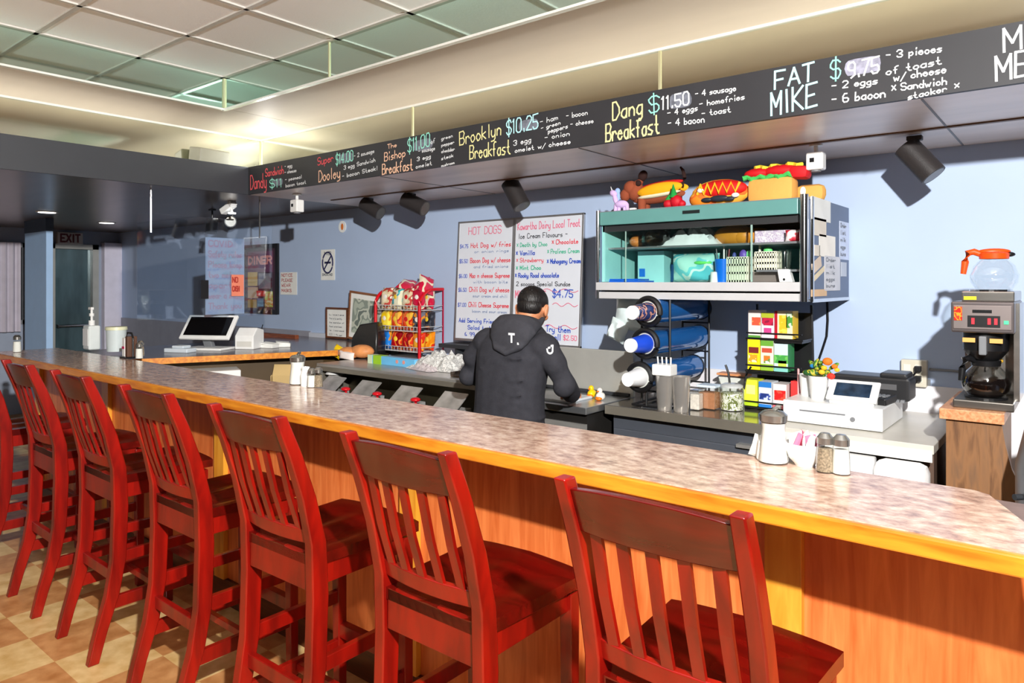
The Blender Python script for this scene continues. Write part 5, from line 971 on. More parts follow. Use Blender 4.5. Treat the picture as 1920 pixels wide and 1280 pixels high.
# ================================================================== REGISTER AREA
rcx = thing('register_counter', (-.76, 3.55, 0), 'pale worn counter carrying the cash register, left of the wooden coffee stand', 'counter'); O = rcx.location.copy()
MB().lohi((-1.085, 3.15, .885), (-.455, WY-.02, .92), bev=.003).build('countertop', mat('pale_laminate', S(206, 202, 192), .3, var=.06), rcx, off=O)
MB().lohi((-1.08, 3.145, .855), (-.46, 3.16, .90)).build('front_edge', mat('pale_edge', S(222, 220, 214), .4), rcx, off=O)
MB().lohi((-1.07, 3.30, 0), (-.62, WY-.02, .855)).build('cabinet', mat('grey_cab', S(96, 90, 86), .6), rcx, off=O)
MB().lohi((-.50, 3.22, 0), (-.465, WY-.02, .885)).build('side_board', mat('brown_side', S(92, 70, 58), .6), rcx, off=O)
MB().lohi((-1.06, 3.18, .835), (-.80, 3.30, .85)).build('paper_slot', M_gray, rcx, off=O)
# cloths hanging in front
for i, (x0, x1, l, m, zb, zt) in enumerate([(-.90, -.66, 'white folded papers on the rack below the register counter', mat('white_cloth', S(240, 240, 240), .8), .702, .845), (-.655, -.465, 'bulging white cloth bundle below the register counter', mat('white_cloth2', S(248, 248, 248), .85), .62, .85)]):
    t = thing('cloth_bundle' if i else 'paper_stack', ((x0+x1)/2, 3.155, zb), l, 'cloth' if i else 'papers')
    MB().box((0, -.04, (zt-zb)/2), (x1-x0, .12, zt-zb), bev=.035 if i else .008).build('fabric' if i else 'sheets', m, t, smooth=True)
t = thing('shelf_rack', (-.66, 3.15, 0), 'thin steel rack under the register counter holding the cloth and papers', 'rack')
rb = MB(); rb.lohi((-.21, -.05, .612), (.19, .08, .618))
for x in (-.21, .19):
    for y in (-.045, .075): rb.cyl((x, y, 0), (x, y, .612), .006, n=8)
rb.build('rack_frame', M_steel, t); MB().lohi((-.205, -.055, .618), (-.005, .06, .70)).build('paper_block', M_paper, t)
# cash drawer
t = thing('cash_register', (-.865, 3.49, .92), 'white cash drawer with keyhole on the counter under the small tablet', 'cash register')
MB().lohi((-.205, -.21, .004), (.205, .21, .10), bev=.004).build('drawer_body', mat('register_white', S(232, 232, 230), .35), t)
MB().lohi((-.20, -.215, .012), (.165, -.208, .09), bev=.002).build('drawer_front', mat('register_front', S(226, 228, 228), .35), t)
MB().lohi((-.13, -.217, .058), (.06, -.2145, .064)).build('media_slot', M_gray, t); MB().cyl((.09, -.219, .045), (.09, -.21, .045), .010).build('keyhole', M_gray, t)
q = onZ(1598, 762, 1.02)
t = thing('tablet_register', Vector((-.79, 3.36, 1.02)), 'small white tablet terminal with dark blue screen tilted on the cash drawer', 'tablet')
MB().prism([(-.09, -.05, 0), (-.09, -.055, .012), (-.09, .03, .075), (-.09, .045, .075), (-.09, .05, 0)], (.18, 0, 0)).build('stand', M_white, t, bev=.004)
rt_ = (math.radians(-50), 0, 0); nn = Euler(rt_).to_matrix()
MB().box((0, -.014, .056), (.205, .014, .118), rt_, bev=.005).build('housing', M_white, t); MB().box(Vector((0, -.014, .056))+nn @ Vector((0, -.008, 0)), (.145, .002, .076), rt_).build('screen', mat('blue_screen', S(34, 54, 76), .1, var=.5, vscale=20), t)
t = thing('receipt_printer', (-.755, 3.62, 1.02), 'black printer box behind the small tablet on the cash drawer', 'printer')
MB().lohi((-.17, -.08, 0), (.15, .08, .105), bev=.012).lohi((.03, -.085, .10), (.14, .07, .125), bev=.01).build('printer_body', mat('printer_black', S(38, 38, 40), .35), t)
MB().lohi((-.12, -.085, .05), (.10, -.078, .075)).build('paper_slot', mat('printer_slot', S(90, 90, 92), .3), t)
for k in range(4): MB().lohi((.06+.02*k, -.11, .0), (.075+.02*k, -.09, .012)).build('key', M_gray, t)
t = thing('card_keypad', (-.69, 3.44, 1.02), 'black card keypad right of the small tablet', 'keypad', rz=-.2); MB().box((0, 0, .02), (.07, .12, .03), (.1, 0, 0), bev=.005).build('pad_body', M_black, t)
for a in range(3):
    for b in range(3): MB().box((-.02+.02*a, -.035+.02*b, .037), (.012, .012, .006), (.1, 0, 0)).build('key', M_gray, t)
# outlet and plugs
q = onY(1716, 698, WY); t = thing('wall_outlet', (q.x, WY, q.z), 'beige double wall outlet box with two black plugs right of the printer', 'outlet')
MB().lohi((-.055, -.045, -.065), (.055, 0, .065), bev=.004).build('outlet_box', mat('beige_outlet', S(206, 200, 182), .4), t)
for x in (-.028, .022):
    for z in (-.025, .025): MB().lohi((x-.016, -.048, z-.018), (x+.016, -.045, z+.018), bev=.002).build('socket', mat('socket_ivory', S(226, 222, 206), .4), t)
t2 = thing('plug_cord', (q.x, WY, q.z), 'black plugs with cords hanging from the beige wall outlet', 'cord')
MB().box((.022, -.065, .025), (.028, .034, .028), bev=.004).box((.022, -.065, -.022), (.028, .034, .028), bev=.004).build('plug', M_black, t2)
MB().tube([(.022, -.08, .02), (-.01, -.085, -.03), (-.045, -.08, -.09), (-.06, -.10, -.13)], .005, n=6).build('cord', M_black, t2); MB().tube([(.022, -.08, -.025), (.0, -.085, -.07), (-.03, -.09, -.12)], .005, n=6).build('cord', M_black, t2)
a = onY(1742, 692, WY-.008); b = onY(1812, 692, WY-.008)
t = thing('cable_conduit', (a.x, WY, a.z), 'grey conduit running right from the outlet box', 'conduit'); MB().cyl((0, -.008, 0), (b.x-a.x, -.008, 0), .006, n=8).cyl((.0, -.008, -.05), (.0, -.008, -.24), .006, n=8).build('conduit', M_gray, t)
# flowers pot etc.
t = thing('flower_pot', onZ(1540, 757, 1.02), 'white cup with small orange and yellow flowers on the left of the cash drawer', 'flower pot')
t.location = Vector((-.95, 3.40, 1.02)); MB().lathe([(0, 0), (.032, 0), (.044, .105), (.040, .105), (.03, .01), (0, .01)], n=28).build('cup', M_white, t, smooth=True)
lf = MB(); rnd = random.Random(4)
for k in range(16):
    a = rnd.uniform(0, 2*PI); r = rnd.uniform(.01, .055); lf.ell((.02+r*math.cos(a)*1.3, r*math.sin(a)*.6, .12+rnd.uniform(-.01, .05)), (.024, .010, .009), (rnd.uniform(-.5, .5), rnd.uniform(-.9, .9), a), seg=8)
lf.ell((-.035, 0, .115), (.035, .02, .016)); lf.ell((.075, 0, .055), (.012, .01, .035), (0, .5, 0)); lf.build('leaves', patches('foliage', [S(60, 120, 40), S(110, 150, 40), S(190, 180, 50), S(40, 90, 40)], 30, .6), t, smooth=True)
for k, (x, z, r, cc) in enumerate([(.045, .175, .022, 'or'), (.075, .155, .014, 'or'), (.03, .145, .014, 'ye'), (.085, .14, .012, 'ye'), (.06, .11, .018, 'rd'), (-.02, .15, .012, 'bl'), (.02, .125, .015, 'ye')]):
    MB().ell((x, -.02, z), (r, r*.7, r*.8), seg=12).build('flower', mat('petal_'+cc, {'or': S(240, 120, 30), 'ye': S(236, 190, 40), 'rd': S(226, 50, 30), 'bl': S(30, 130, 190)}[cc], .7), t, smooth=True)
t = thing('paper_cup', (-1.055, 3.36, .92), 'white paper cup with a dark edge, left of the flower cup', 'cup'); t.location = Vector((-1.02, 3.47, 1.02)); MB().lathe([(0, 0), (.028, 0), (.036, .10), (.033, .10), (.026, .01), (0, .01)], n=28).build('cup_wall', M_white, t, smooth=True)

# ================================================================== COFFEE STAND AND BREWER
cs = thing('coffee_stand', (-.32, 3.3, 0), 'wooden stand with flared front board and butcher block top under the coffee brewer', 'stand'); O = cs.location.copy()
MB().lohi((-.428, 3.08, 1.04), (-.226, 3.62, 1.08), bev=.003).build('block_top', wood('block_wood', S(190, 120, 76), S(226, 170, 124), 14, (6, 1, 6), .4), cs, off=O)
M_dk = wood('walnut_board', S(88, 58, 36), S(140, 98, 62), 7, (5, 5, .6), .5, c3=S(110, 82, 60))
MB().prism([(-.408, 3.10, .0), (-.408, 3.10, 1.04), (-.235, 3.10, 1.04), (-.225, 3.10, .97), (-.205, 3.10, .88), (-.165, 3.10, .79), (-.12, 3.10, .70), (-.12, 3.10, 0)], (0, .02, 0)).build('front_board', M_dk, cs, off=O)
MB().lohi((-.405, 3.12, 0), (-.385, 3.60, 1.04)).lohi((-.26, 3.12, 0), (-.24, 3.60, 1.04)).lohi((-.385, 3.58, 0), (-.26, 3.60, 1.04)).build('side_boards', M_dk, cs, off=O)
cf = thing('coffee_brewer', (-.295, 3.30, 1.08), 'steel commercial coffee brewer with red lit switches on the wooden stand', 'coffee maker'); M_bs = mat('brewer_steel', S(176, 172, 166), .22, .9, var=.15, vscale=6, stretch=(1, 1, 5))
W_ = .095
cf.scale = (1, 1, 1.27)
MB().lohi((-W_, -.17, 0), (W_-.0, .20, .025), bev=.004).build('base_plate', mat('brewer_base', S(120, 116, 110), .3, .8), cf)
MB().lohi((-W_+.012, .07, .025), (W_-.004, .20, .34)).build('rear_column', M_bs, cf)
MB().lohi((W_-.006, -.10, .025), (W_+.012, .12, .31)).build('side_shield', M_bs, cf)
MB().lohi((-W_-.004, -.19, .225), (W_+.002, .20, .315), bev=.005).build('control_head', mat('brewer_head', S(112, 104, 104), .3, .6), cf)
MB().lohi((-W_+.004, -.194, .235), (W_-.006, -.188, .305), bev=.002).build('front_panel', mat('brewer_panel', S(136, 126, 124), .35, .5), cf)
MB().lohi((-.045, -.197, .242), (.055, -.193, .275)).build('switch_bar', M_black, cf)
for x in (-.028, .022, .042): MB().lohi((x-.005, -.199, .25), (x+.005, -.197, .268)).build('red_switch', emis('switch_red', S(200, 20, 40), .8), cf)
MB().lohi((.066, -.197, .252), (.08, -.193, .262)).build('green_light', emis('switch_green', S(60, 220, 130), .8), cf)
MB().lohi((-.088, -.197, .26), (-.062, -.193, .30)).build('warning_label', patches('warning', [S(230, 60, 30), S(240, 150, 40), S(220, 30, 20)], 60), cf); MB().lohi((-.03, -.196, .283), (.03, -.193, .292)).build('name_badge', M_chrome, cf)
MB().lohi((-.07, -.15, .315), (W_, .20, .345), bev=.004).build('upper_deck', M_bs, cf); MB().lohi((-.062, -.153, .32), (-.022, -.15, .33)).build('yellow_label', mat('yellow_lab', S(240, 220, 30), .4), cf)
MB().cyl((.015, -.06, .345), (.015, -.06, .35), .07, n=28).build('warmer_plate', M_chrome, cf); MB().cyl((.0, -.07, .025), (.0, -.07, .031), .07, n=28).build('warmer_plate', M_black, cf)
MB().lathe([(.075, .225), (.073, .17), (.055, .15), (.03, .135), (0, .133)], (0, -.08, 0), n=28).build('brew_funnel', M_black, cf, smooth=True); MB().lohi((-.012, -.185, .16), (.012, -.14, .215), bev=.004).build('funnel_handle', M_gray, cf)
for x in (-.045, .04): MB().lohi((x-.02, -.162, .195), (x+.02, -.156, .208)).build('orange_label', mat('orange_lab', S(230, 170, 90), .5), cf)
def carafe(loc, l, hm, coffee, rz):
    t = thing('coffee_carafe', loc, l, 'carafe', rz=rz)
    MB().lathe([(0, 0), (.052, 0), (.070, .022), (.074, .045), (.062, .075), (.042, .095), (.040, .108)], n=32).build('glass_bowl', M_gl, t, smooth=True)
    if coffee: MB().lathe([(0, .003), (.050, .003), (.0685, .022), (.0725, .044), (.067, .062), (0, .064)], n=32).build('coffee', mat('coffee', S(18, 10, 8), .1), t, smooth=True)
    MB().lathe([(.044, .098), (.046, .115), (.036, .120), (0, .120)], n=28).build('collar', hm, t, smooth=True)
    MB().tube([(-.035, 0, .112), (-.060, 0, .122), (-.078, 0, .118), (-.086, 0, .09), (-.092, 0, .050)], [.010, .011, .012, .012, .009], n=10).ell((.0, 0, .122), (.05, .02, .010)).build('handle', hm, t, smooth=True)
    MB().ell((.045, .0, .112), (.018, .014, .008)).build('spout', M_black if not coffee else mat('yellow_spout', S(230, 180, 60), .4), t, smooth=True); t.scale = (1.08, 1.08, 1.18); return t
carafe(Vector((-.295+.025, 3.24, 1.5250)), 'empty glass coffee carafe with orange handle on top of the brewer', mat('orange_handle', S(240, 82, 20), .35), False, .25)
carafe(Vector((-.295, 3.23, 1.1200)), 'glass carafe half full of black coffee on the lower brewer plate', M_black, True, .75)
# steel urn at the right edge
t = thing('steel_urn', (.0, 3.0, 0), 'big rounded steel drum cut off by the right edge of the photo', 'steel drum')
ctr = onY(2052, 850, 2.9); t.location = (ctr.x, 2.9, 0)
MB().lathe([(0, .55), (.13, .56), (.18, .66), (.205, .80), (.205, .95), (.175, 1.09), (.12, 1.17), (0, 1.19)], n=40).build('drum_body', mat('drum_steel', S(120, 122, 128), .4, .8, var=.3, vscale=3, stretch=(1, 1, .3)), t, smooth=True)
MB().cyl((0, 0, 0), (0, 0, .56), .10, n=24).build('pedestal', M_steel, t); MB().cyl((-.17, -.08, .86), (-.2, -.11, .86), .010, n=12).build('knob', M_dark, t)

# ================================================================== CEILING FIXTURES
def spot(px, py, label, size, tilt, dirx, m=M_black, drop=.06, box=False):
    q = onZ(px, py, SZ-.006); t = thing('track_light', q, label, 'spotlight', group='black spotlights under the low ceiling')
    MB().lohi((-.03, -.02, -.02), (.03, .02, 0), bev=.003).build('mount', m, t); MB().cyl((0, 0, -.02), (0, 0, -drop), .008, n=8).build('stem', m, t)
    d = Vector((math.sin(tilt)*math.cos(dirx), math.sin(tilt)*math.sin(dirx), -math.cos(tilt))); c = Vector((0, 0, -drop-.012))
    a, b = c-d*size*.35, c+d*size*.75; r = size*.34
    MB().cyl(a, b, r, n=28).cyl(a-d*.006, a, r*.6, r*.9, n=28).build('lamp_can', m, t, smooth=True); MB().cyl(b, b+d*.001, r*.85, n=24).build('lamp_face', mat('dead_lens', S(70, 66, 60), .15), t); return t
M_can = mat('can_black', S(46, 42, 42), .5, bump=.2, bscale=200)
spot(1715, 255, 'big black spotlight nearest the right edge, hanging above the coffee brewer side', .16, math.radians(38), -.1, M_can, .075)
spot(963, 340, 'black spotlight hanging before the two whiteboards', .17, math.radians(32), 0, M_can, .045)
spot(771, 363, 'right one of two tilted black spotlights left of the whiteboards', .17, math.radians(66), .25, M_can, .05)
spot(692, 372, 'left one of two tilted black spotlights left of the whiteboards', .16, math.radians(62), .25, M_can, .05)
def wcam(px, py, l, k, m=M_white):
    q = onZ(px, py, SZ-.004); t = thing('security_camera', q, l, 'camera')
    MB().cyl((0, 0, -.008), (0, 0, 0), .03*k, n=24).cyl((0, 0, -.04*k), (0, 0, 0), .010*k, n=12).build('mount', m, t); MB().lohi((-.038*k, -.03*k, -.12*k), (.038*k, .03*k, -.038*k), bev=.008).build('body', m, t)
    MB().lohi((-.02*k, -.032*k, -.085*k), (.0, -.03*k, -.065*k)).build('dark_lens', M_black, t); MB().cyl((0, 0, -.128*k), (0, 0, -.12*k), .022*k, n=20).build('dark_base', M_gray, t); return t
wcam(1530, 271, 'white box camera on the ceiling above the right end of the cabinet', 1.0); wcam(557, 364, 'small white box camera under the ceiling near the chalkboard corner', 1.1)
# emergency/white lamp cluster at left
q = onZ(430, 378, SZ); t = thing('emergency_light', q, 'tilted white twin lamp head on the far low ceiling', 'emergency light')
MB().box((-.02, 0, -.05), (.13, .06, .05), (0, -.5, .3), bev=.008).cyl((0, 0, -.03), (0, 0, 0), .015).box((.05, 0, -.02), (.03, .05, .04), (0, -.8, 0)).build('lamp_head', M_white, t); MB().cyl((.04, 0, -.10), (.04, 0, -.09), .03, n=20).build('lit_lens', emis('cool_led', (1, 1, 1, 1), 3), t); MB().cyl((.04, 0, -.09), (.03, 0, -.05), .01).build('neck', M_white, t)
for px, py, l in ((398, 418, 'left dark spotlight of the pair behind the acrylic shield'), (436, 418, 'right dark spotlight with round pale face behind the acrylic shield')):
    q = onY(px, py, 3.2); q.z = SZ; t = thing('track_light', q, l, 'spotlight', group='dark spotlights behind the shield')
    MB().cyl((0, 0, -.10), (0, 0, 0), .008, n=8).lohi((-.03, -.02, -.012), (.03, .02, 0)).build('stem', M_black, t)
    if px < 400: MB().cyl((.0, .0, -.09), (.02, -.02, -.21), .05, n=24).build('lamp_can', M_black, t, smooth=True)
    else:
        MB().cyl((-.10, .03, -.14), (.02, -.03, -.13), .05, n=24).cyl((0, 0, -.11), (-.03, 0, -.12), .02).build('lamp_can', M_black, t, smooth=True); MB().cyl((.02, -.03, -.13), (.024, -.032, -.13), .042, n=24).build('lamp_face', mat('pale_lens', S(180, 172, 150), .3), t)
for px, py, l in ((88, 397, 'left recessed downlight over the far column'), (200, 417, 'right recessed downlight before the far wall')):
    q = onZ(px, py, SZ); t = thing('downlight', q, l, 'downlight', group='recessed downlights in the far ceiling')
    MB().cyl((0, 0, -.006), (0, 0, 0), .09, n=28).build('trim_ring', M_white, t); MB().cyl((0, 0, -.009), (0, 0, -.006), .07, n=28).build('diffuser', emis('warm_disc', (1, .97, .9, 1), 3.0), t)
q = onX(392, 300, -4.93); t = thing('fixture_box', (-4.93, q.y, 2.30), 'grey box-shaped projector head resting above the dark fascia near its corner', 'fixture')
MB().box((0, 0, .13), (.14, .24, .17), (0, .15, .1), bev=.01).lohi((-.02, -.02, 0), (.02, .02, .06)).build('housing', mat('fixture_grey', S(150, 148, 132), .4), t); MB().lohi((-.05, -.26, .03), (.05, -.13, .10), bev=.01).build('side_arm', mat('fixture_grey', S(150, 148, 132)), t)
t = thing('cove_lamp', (-4.6, 2.955, 2.30), 'fluorescent strip glowing on the ledge behind the chalkboard corner', 'lamp'); MB().cyl((-.25, 0, .05), (.5, 0, .05), .013, n=12).build('glowing_tube', emis('tube_white', (.9, .96, 1, 1), 6), t); MB().lohi((-.27, -.03, 0), (.52, .03, .035)).build('batten', M_white, t)

# ================================================================== THE COOK
PO = Vector((-2.215, 2.72, 0))
pr = thing('person', PO, 'person in a black hooded sweatshirt seen from behind, working at the back counter', 'person')
def fuse(mb, name, m, voxel, parent, smooth_it=6, off=PO):
    o = mb.build(name+'_raw', m); rm = o.modifiers.new('r', 'REMESH'); rm.mode = 'VOXEL'; rm.voxel_size = voxel
    sm = o.modifiers.new('s', 'SMOOTH'); sm.factor = .5; sm.iterations = smooth_it
    dg = bpy.context.evaluated_depsgraph_get(); me = bpy.data.meshes.new_from_object(o.evaluated_get(dg)); me.name = name
    bpy.data.objects.remove(o); me.transform(Matrix.Translation(-Vector(off)))
    for p in me.polygons: p.use_smooth = True
    me.materials.clear(); me.materials.append(m)
    q = bpy.data.objects.new(name, me); COL.objects.link(q); q.parent = parent; return q
def ering(c, hw, hd, n=20, tilt=0.0, yaw=0.0, p=2.4):
    c = Vector(c); out = []
    for k in range(n):
        a = 2*PI*k/n; x = hw*math.copysign(abs(math.cos(a))**(2/p), math.cos(a)); y = hd*math.copysign(abs(math.sin(a))**(2/p), math.sin(a))
        v = Vector((x, y, 0)); v.rotate(Euler((tilt, 0, yaw))); out.append(c+v)
    return out
def limb(mb, pts, rs, n=14):
    mb.tube(pts, rs, n=n)
    for p, r in zip(pts, rs): mb.ell(p, (r, r, r), seg=14)
SKIN = mat('skin', S(206, 136, 96), .5, var=.05, vscale=12)
HD = Vector((-2.200, 2.885, 1.425))
yawh = math.radians(17)     # head turned a little to the right
def hp(x, y, z): v = Vector((x, y, z)); v.rotate(Euler((math.radians(-22), 0, yawh))); return HD+v
b = MB()
er = (math.radians(-22), 0, yawh)
b.ell(hp(0, 0, .01), (.074, .092, .088), er, 24); b.ell(hp(0, .035, -.045), (.058, .062, .062), er, 20); b.ell(hp(0, .068, -.085), (.030, .028, .022), er)      # skull, face, chin
b.ell(hp(0, .098, -.03), (.012, .020, .020), er); b.ell(hp(0, .092, .0), (.010, .012, .022), er); b.ell(hp(0, .088, .022), (.05, .014, .010), er)                  # nose, bridge, brow
b.ell(hp(0, .088, -.062), (.024, .012, .007), er); b.ell(hp(0, .086, -.071), (.020, .012, .006), er)                                                              # lips
for sx in (-1, 1):
    b.ell(hp(sx*.045, .066, -.03), (.022, .022, .018), er); b.ell(hp(sx*.078, -.005, -.02), (.010, .020, .033), er); b.ell(hp(sx*.083, -.012, -.006), (.008, .016, .018), er)  # cheek, ear
limb(b, [hp(0, -.02, -.04), Vector((-2.212, 2.83, 1.345)), Vector((-2.214, 2.80, 1.29))], [.056, .056, .066])
b.loft([ering((-2.215, 2.78, 1.30), .10, .07), ering((-2.215, 2.76, 1.22), .15, .085), ering((-2.215, 2.73, 1.08), .14, .085), ering((-2.215, 2.71, .94), .13, .09), ering((-2.215, 2.70, .84), .145, .10)])
arms = {'L': [(-2.39, 2.76, 1.255), (-2.475, 2.74, 1.165), (-2.515, 2.755, 1.07), (-2.49, 2.90, 1.01), (-2.43, 3.04, .975)],
        'R': [(-2.04, 2.76, 1.245), (-1.965, 2.755, 1.16), (-1.93, 2.785, 1.065), (-1.985, 2.92, 1.0), (-2.085, 3.06, .965)]}
for k, A in arms.items(): limb(b, [Vector(p) for p in A], [.048, .044, .038, .034, .026])
def hand(mb, wrist, fwd, side, curl=.5):
    """palm with five unequal bent fingers resting fingertips down"""
    fwd = Vector(fwd).normalized(); up = Vector((0, 0, 1)); s_ = fwd.cross(up).normalized()*side
    w = Vector(wrist); pc = w+fwd*.045-up*.004
    R = Matrix((s_, fwd, s_.cross(fwd))).transposed().to_euler(); mb.ell(pc, (.038, .048, .017), tuple(R), 16)
    for j, (o_, L) in enumerate([(-.028, .060), (-.010, .070), (.010, .066), (.027, .052)]):
        k0 = pc+s_*(-o_)+fwd*.038+up*.004; k1 = k0+fwd*L*.45+up*.004; k2 = k1+fwd*L*.25-up*L*.30*curl*1.6; k3 = k2+fwd*L*.06-up*L*.28
        mb.tube([k0-fwd*.02, k0, k1, k2, k3], [.010, .0098, .0092, .0085, .007], n=10); mb.ell(k3, (.0072,)*3, seg=10); mb.ell(k1, (.0095,)*3, seg=10)
    t0 = pc+s_*.030-fwd*.018; t1 = t0+s_*.026+fwd*.020-up*.006; t2 = t1+s_*.008+fwd*.026-up*.010
    mb.tube([t0, t1, t2], [.013, .0112, .0085], n=10); mb.ell(t2, (.0088,)*3, seg=10); mb.ell(t1, (.0114,)*3, seg=10)
hand(b, (-2.085, 3.06, .962), (-.35, .85, -.10), -1); hand(b, (-2.43, 3.04, .975), (.35, .85, -.10), 1)
for sx in (-1, 1):
    limb(b, [Vector((-2.215+sx*.085, 2.70, .86)), Vector((-2.215+sx*.095, 2.715, .48)), Vector((-2.215+sx*.10, 2.68, .09))], [.075, .052, .036])
    b.ell((-2.215+sx*.10, 2.73, .045), (.035, .10, .035))
fuse(b, 'body', SKIN, .0052, pr, 4)
# eyes and brows
for sx in (-1, 1):
    e_ = MB().ell(hp(sx*.030, .084, .004), (.012, .007, .007), er).build('eye', mat('eye_white', S(236, 232, 226), .2), pr, off=PO, smooth=True)
    MB().ell(hp(sx*.030, .0905, .004)-PO, (.005, .003, .005), er).build('iris', mat('iris_brown', S(40, 24, 16), .2), e_, smooth=True)
    MB().ell(hp(sx*.031, .090, .024), (.018, .007, .004), er).build('eyebrow', mat('hair_black', S(24, 20, 20), .35), pr, off=PO, smooth=True)
# hair : short sides, fuller swept top
h_ = MB(); rnd = random.Random(11)
h_.ell(hp(0, -.008, .026), (.079, .094, .082), er, 28); h_.ell(hp(0, -.045, -.012), (.066, .052, .056), er, 22)
h_.ell(hp(0, .01, .070), (.058, .078, .040), er, 24)
for k in range(54):
    u = rnd.uniform(-.055, .055); v = rnd.uniform(-.075, .07); zz = .088-.9*u*u/.08-.7*v*v/.10+.010
    d0 = hp(u, v, zz); d1 = hp(u*.8, v-.024, zz+.004-.1*abs(v)); h_.tube([d0, (d0+d1)/2+Vector((0, 0, .006)), d1], [.006, .0065, .003], n=6)
hair = h_.build('hair_raw', mat('hair_dark', S(22, 18, 18), .45, bump=.8, bscale=140, stretch=(1, 1, .25)))
# cut the face side away
bmh = bmesh.new(); bmh.from_mesh(hair.data)
pn_ = Vector((0, 1, 0)); pn_.rotate(Euler(er)); fc = hp(0, .045, 0)
kill = []
for v in bmh.verts:
    lv = v.co-HD; lv.rotate(Euler(er).to_matrix().inverted())
    if (lv.y > .035 and lv.z < .045) or lv.z < -.062 or (lv.y > .012 and lv.z < -.01): kill.append(v)
bmesh.ops.delete(bmh, geom=kill, context='VERTS'); bmh.to_mesh(hair.data); bmh.free()
hair.name = 'hair'; hair.data.name = 'hair'; hair.data.transform(Matrix.Translation(-PO)); hair.parent = pr
for p in hair.data.polygons: p.use_smooth = True
# hooded sweatshirt
M_hood = mat('charcoal_fleece', S(54, 54, 60), .9, var=.12, vscale=30, bump=.35, bscale=160, spec=.2)
b = MB()
b.loft([ering((-2.215, 2.715, .835), .182, .125, tilt=0), ering((-2.215, 2.71, .90), .190, .130), ering((-2.215, 2.715, 1.0), .187, .127), ering((-2.215, 2.73, 1.10), .198, .127), ering((-2.215, 2.75, 1.19), .212, .125), ering((-2.215, 2.765, 1.255), .205, .112), ering((-2.214, 2.785, 1.305), .155, .095), ering((-2.212, 2.805, 1.345), .095, .075), ering((-2.210, 2.82, 1.37), .076, .066)])
for k, A in arms.items():
    P_ = [Vector(p) for p in A]; P_[4] = P_[3].lerp(P_[4], .66)
    limb(b, P_, [.066, .060, .055, .047, .039], n=18)
    b.ell(P_[0]+Vector((0, 0, -.01)), (.082, .085, .070)); b.ell(P_[2]+Vector((.0, -.01, -.012)), (.053, .055, .050))
for z, hw in ((.86, .187), (.90, .191)): b.tube([p for p in ering((-2.215, 2.713, z), hw, .128, 24)], .006, n=6, closed=True)
rnd = random.Random(5)
for k in range(9):   # soft folds
    z = .92+.035*k; x0 = -2.215+rnd.uniform(-.12, .02); b.tube([(x0, 2.597+.004*k, z), (x0+.08, 2.594+.004*k, z-.012), (x0+.15, 2.602+.004*k, z-.006)], [.004, .010, .004], n=8)
sweat = fuse(b, 'hooded_sweatshirt', M_hood, .0085, pr, 5)
# hood lying on the back
b = MB()
b.loft([ering((-2.195, 2.815, 1.368), .092, .078, tilt=-.35), ering((-2.190, 2.765, 1.352), .122, .080, tilt=-.6), ering((-2.182, 2.705, 1.325), .135, .062, tilt=-.8), ering((-2.175, 2.662, 1.275), .118, .045, tilt=-1.0), ering((-2.170, 2.642, 1.235), .080, .028, tilt=-1.1), ering((-2.168, 2.638, 1.215), .03, .014, tilt=-1.1)])
b.tube([hp(-.075, -.03, -.075), Vector((-2.29, 2.76, 1.350)), Vector((-2.285, 2.68, 1.300)), Vector((-2.235, 2.636, 1.235)), Vector((-2.165, 2.625, 1.212)), Vector((-2.09, 2.645, 1.245)), Vector((-2.06, 2.70, 1.310)), hp(.075, -.03, -.072)], [.014, .018, .018, .016, .016, .016, .018, .014], n=10)
fuse(b, 'hood', mat('charcoal_fleece_hood', S(62, 62, 68), .9, var=.1, vscale=30, bump=.3, bscale=160, spec=.2), .006, sweat, 4)
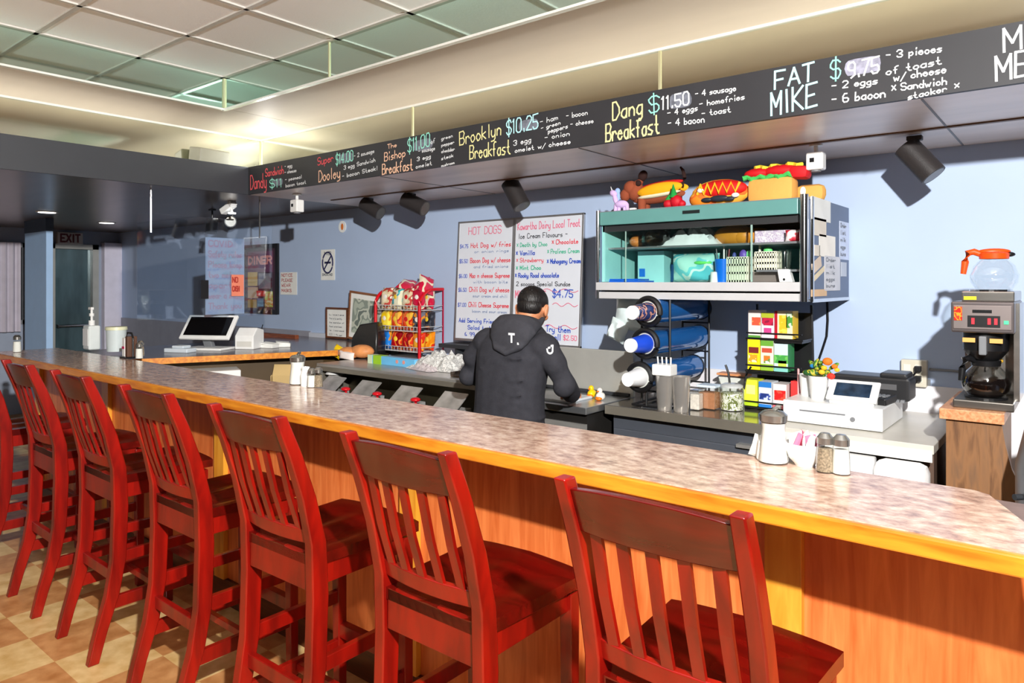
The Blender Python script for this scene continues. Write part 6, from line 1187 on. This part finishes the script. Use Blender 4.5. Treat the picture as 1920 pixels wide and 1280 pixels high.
# printed marks on the back
def backmark(px, py, pts, th, name):
    c = onY(px, py, 2.60)
    mb = MB(); u = Vector((1, 0, 0)); v = Vector((0, 0, 1))
    for A, B in zip(pts, pts[1:]):
        if A is None or B is None: continue
        p, q = c+u*A[0]+v*A[1], c+u*B[0]+v*B[1]; d = (q-p); mb.box((p+q)/2, (d.length+th*.6, .10, th), (0, -math.atan2(d.z, d.x), 0))
    return mb, c
PRW = mat('print_white', S(226, 226, 230), .6)
def stamp(px, py, pts, th, name):
    """thin print that follows the cloth: project a flat mark on the back surface"""
    c = onY(px, py, 2.60); me_obj = sweat; dg = bpy.context.evaluated_depsgraph_get(); dg.update()
    from mathutils.bvhtree import BVHTree
    vs = [v.co+PO for o_ in (sweat, bpy.data.objects['hood']) for v in o_.data.vertices]; k = len(sweat.data.vertices)
    fs = [tuple(p.vertices) for p in sweat.data.polygons]+[tuple(i+k for i in p.vertices) for p in bpy.data.objects['hood'].data.polygons]
    bv = BVHTree.FromPolygons(vs, fs); mb = MB(); dr = (c-Vector((0, 0, CAMH))).normalized()
    for A, B in pts:
        A, B = Vector((A[0], 0, A[1])), Vector((B[0], 0, B[1])); n = max(2, int((B-A).length/.006)); d = (B-A).normalized(); sd = Vector((d.z, 0, -d.x))*th/2
        rows = []
        for i in range(n+1):
            row = []
            for sg in (-1, 1):
                p = c+A+(B-A)*i/n+sd*sg; hit = bv.ray_cast(p-dr*.4, dr)[0]
                row.append((hit if hit else p)-dr*.0025)
            rows.append(row)
        for (a0, a1), (b0, b1) in zip(rows, rows[1:]):
            q = [mb.bm.verts.new(x) for x in (a0, a1, b1, b0)]; mb.bm.faces.new(q)
    return mb.build(name, PRW, sweat, off=PO)
stamp(959, 634, [((-.020, .020), (.020, .020)), ((0, .020), (0, -.022))], .011, 'printed_letter'); stamp(971, 642, [((-.005, -.008), (.006, -.008)), ((-.005, -.003), (.004, -.003))], .006, 'printed_dot')
stamp(1032, 655, [((-.020, .004), (-.016, -.014)), ((-.016, -.014), (-.002, -.020)), ((-.002, -.020), (.012, -.012)), ((.012, -.012), (.014, .024)), ((-.014, .006), (.0, .010)), ((.002, .020), (.012, .014))], .009, 'printed_emblem')
# jeans and shoes
b = MB()
for sx in (-1, 1): limb(b, [Vector((-2.215+sx*.085, 2.70, .86)), Vector((-2.215+sx*.095, 2.715, .48)), Vector((-2.215+sx*.10, 2.685, .07))], [.098, .072, .058], n=16)
b.loft([ering((-2.215, 2.70, .78), .165, .112), ering((-2.215, 2.70, .86), .172, .118), ering((-2.215, 2.705, .90), .168, .115)])
fuse(b, 'dark_jeans', mat('dark_denim', S(40, 46, 60), .8, bump=.3, bscale=120), .010, pr, 4)
for sx in (-1, 1):
    MB().ell((-2.215+sx*.105, 2.735, .045), (.048, .125, .045)).lohi((-2.215+sx*.105-.045, 2.62, 0), (-2.215+sx*.105+.045, 2.85, .022), bev=.008).build('shoe', mat('shoe_black', S(26, 26, 28), .5), pr, off=PO, smooth=True)
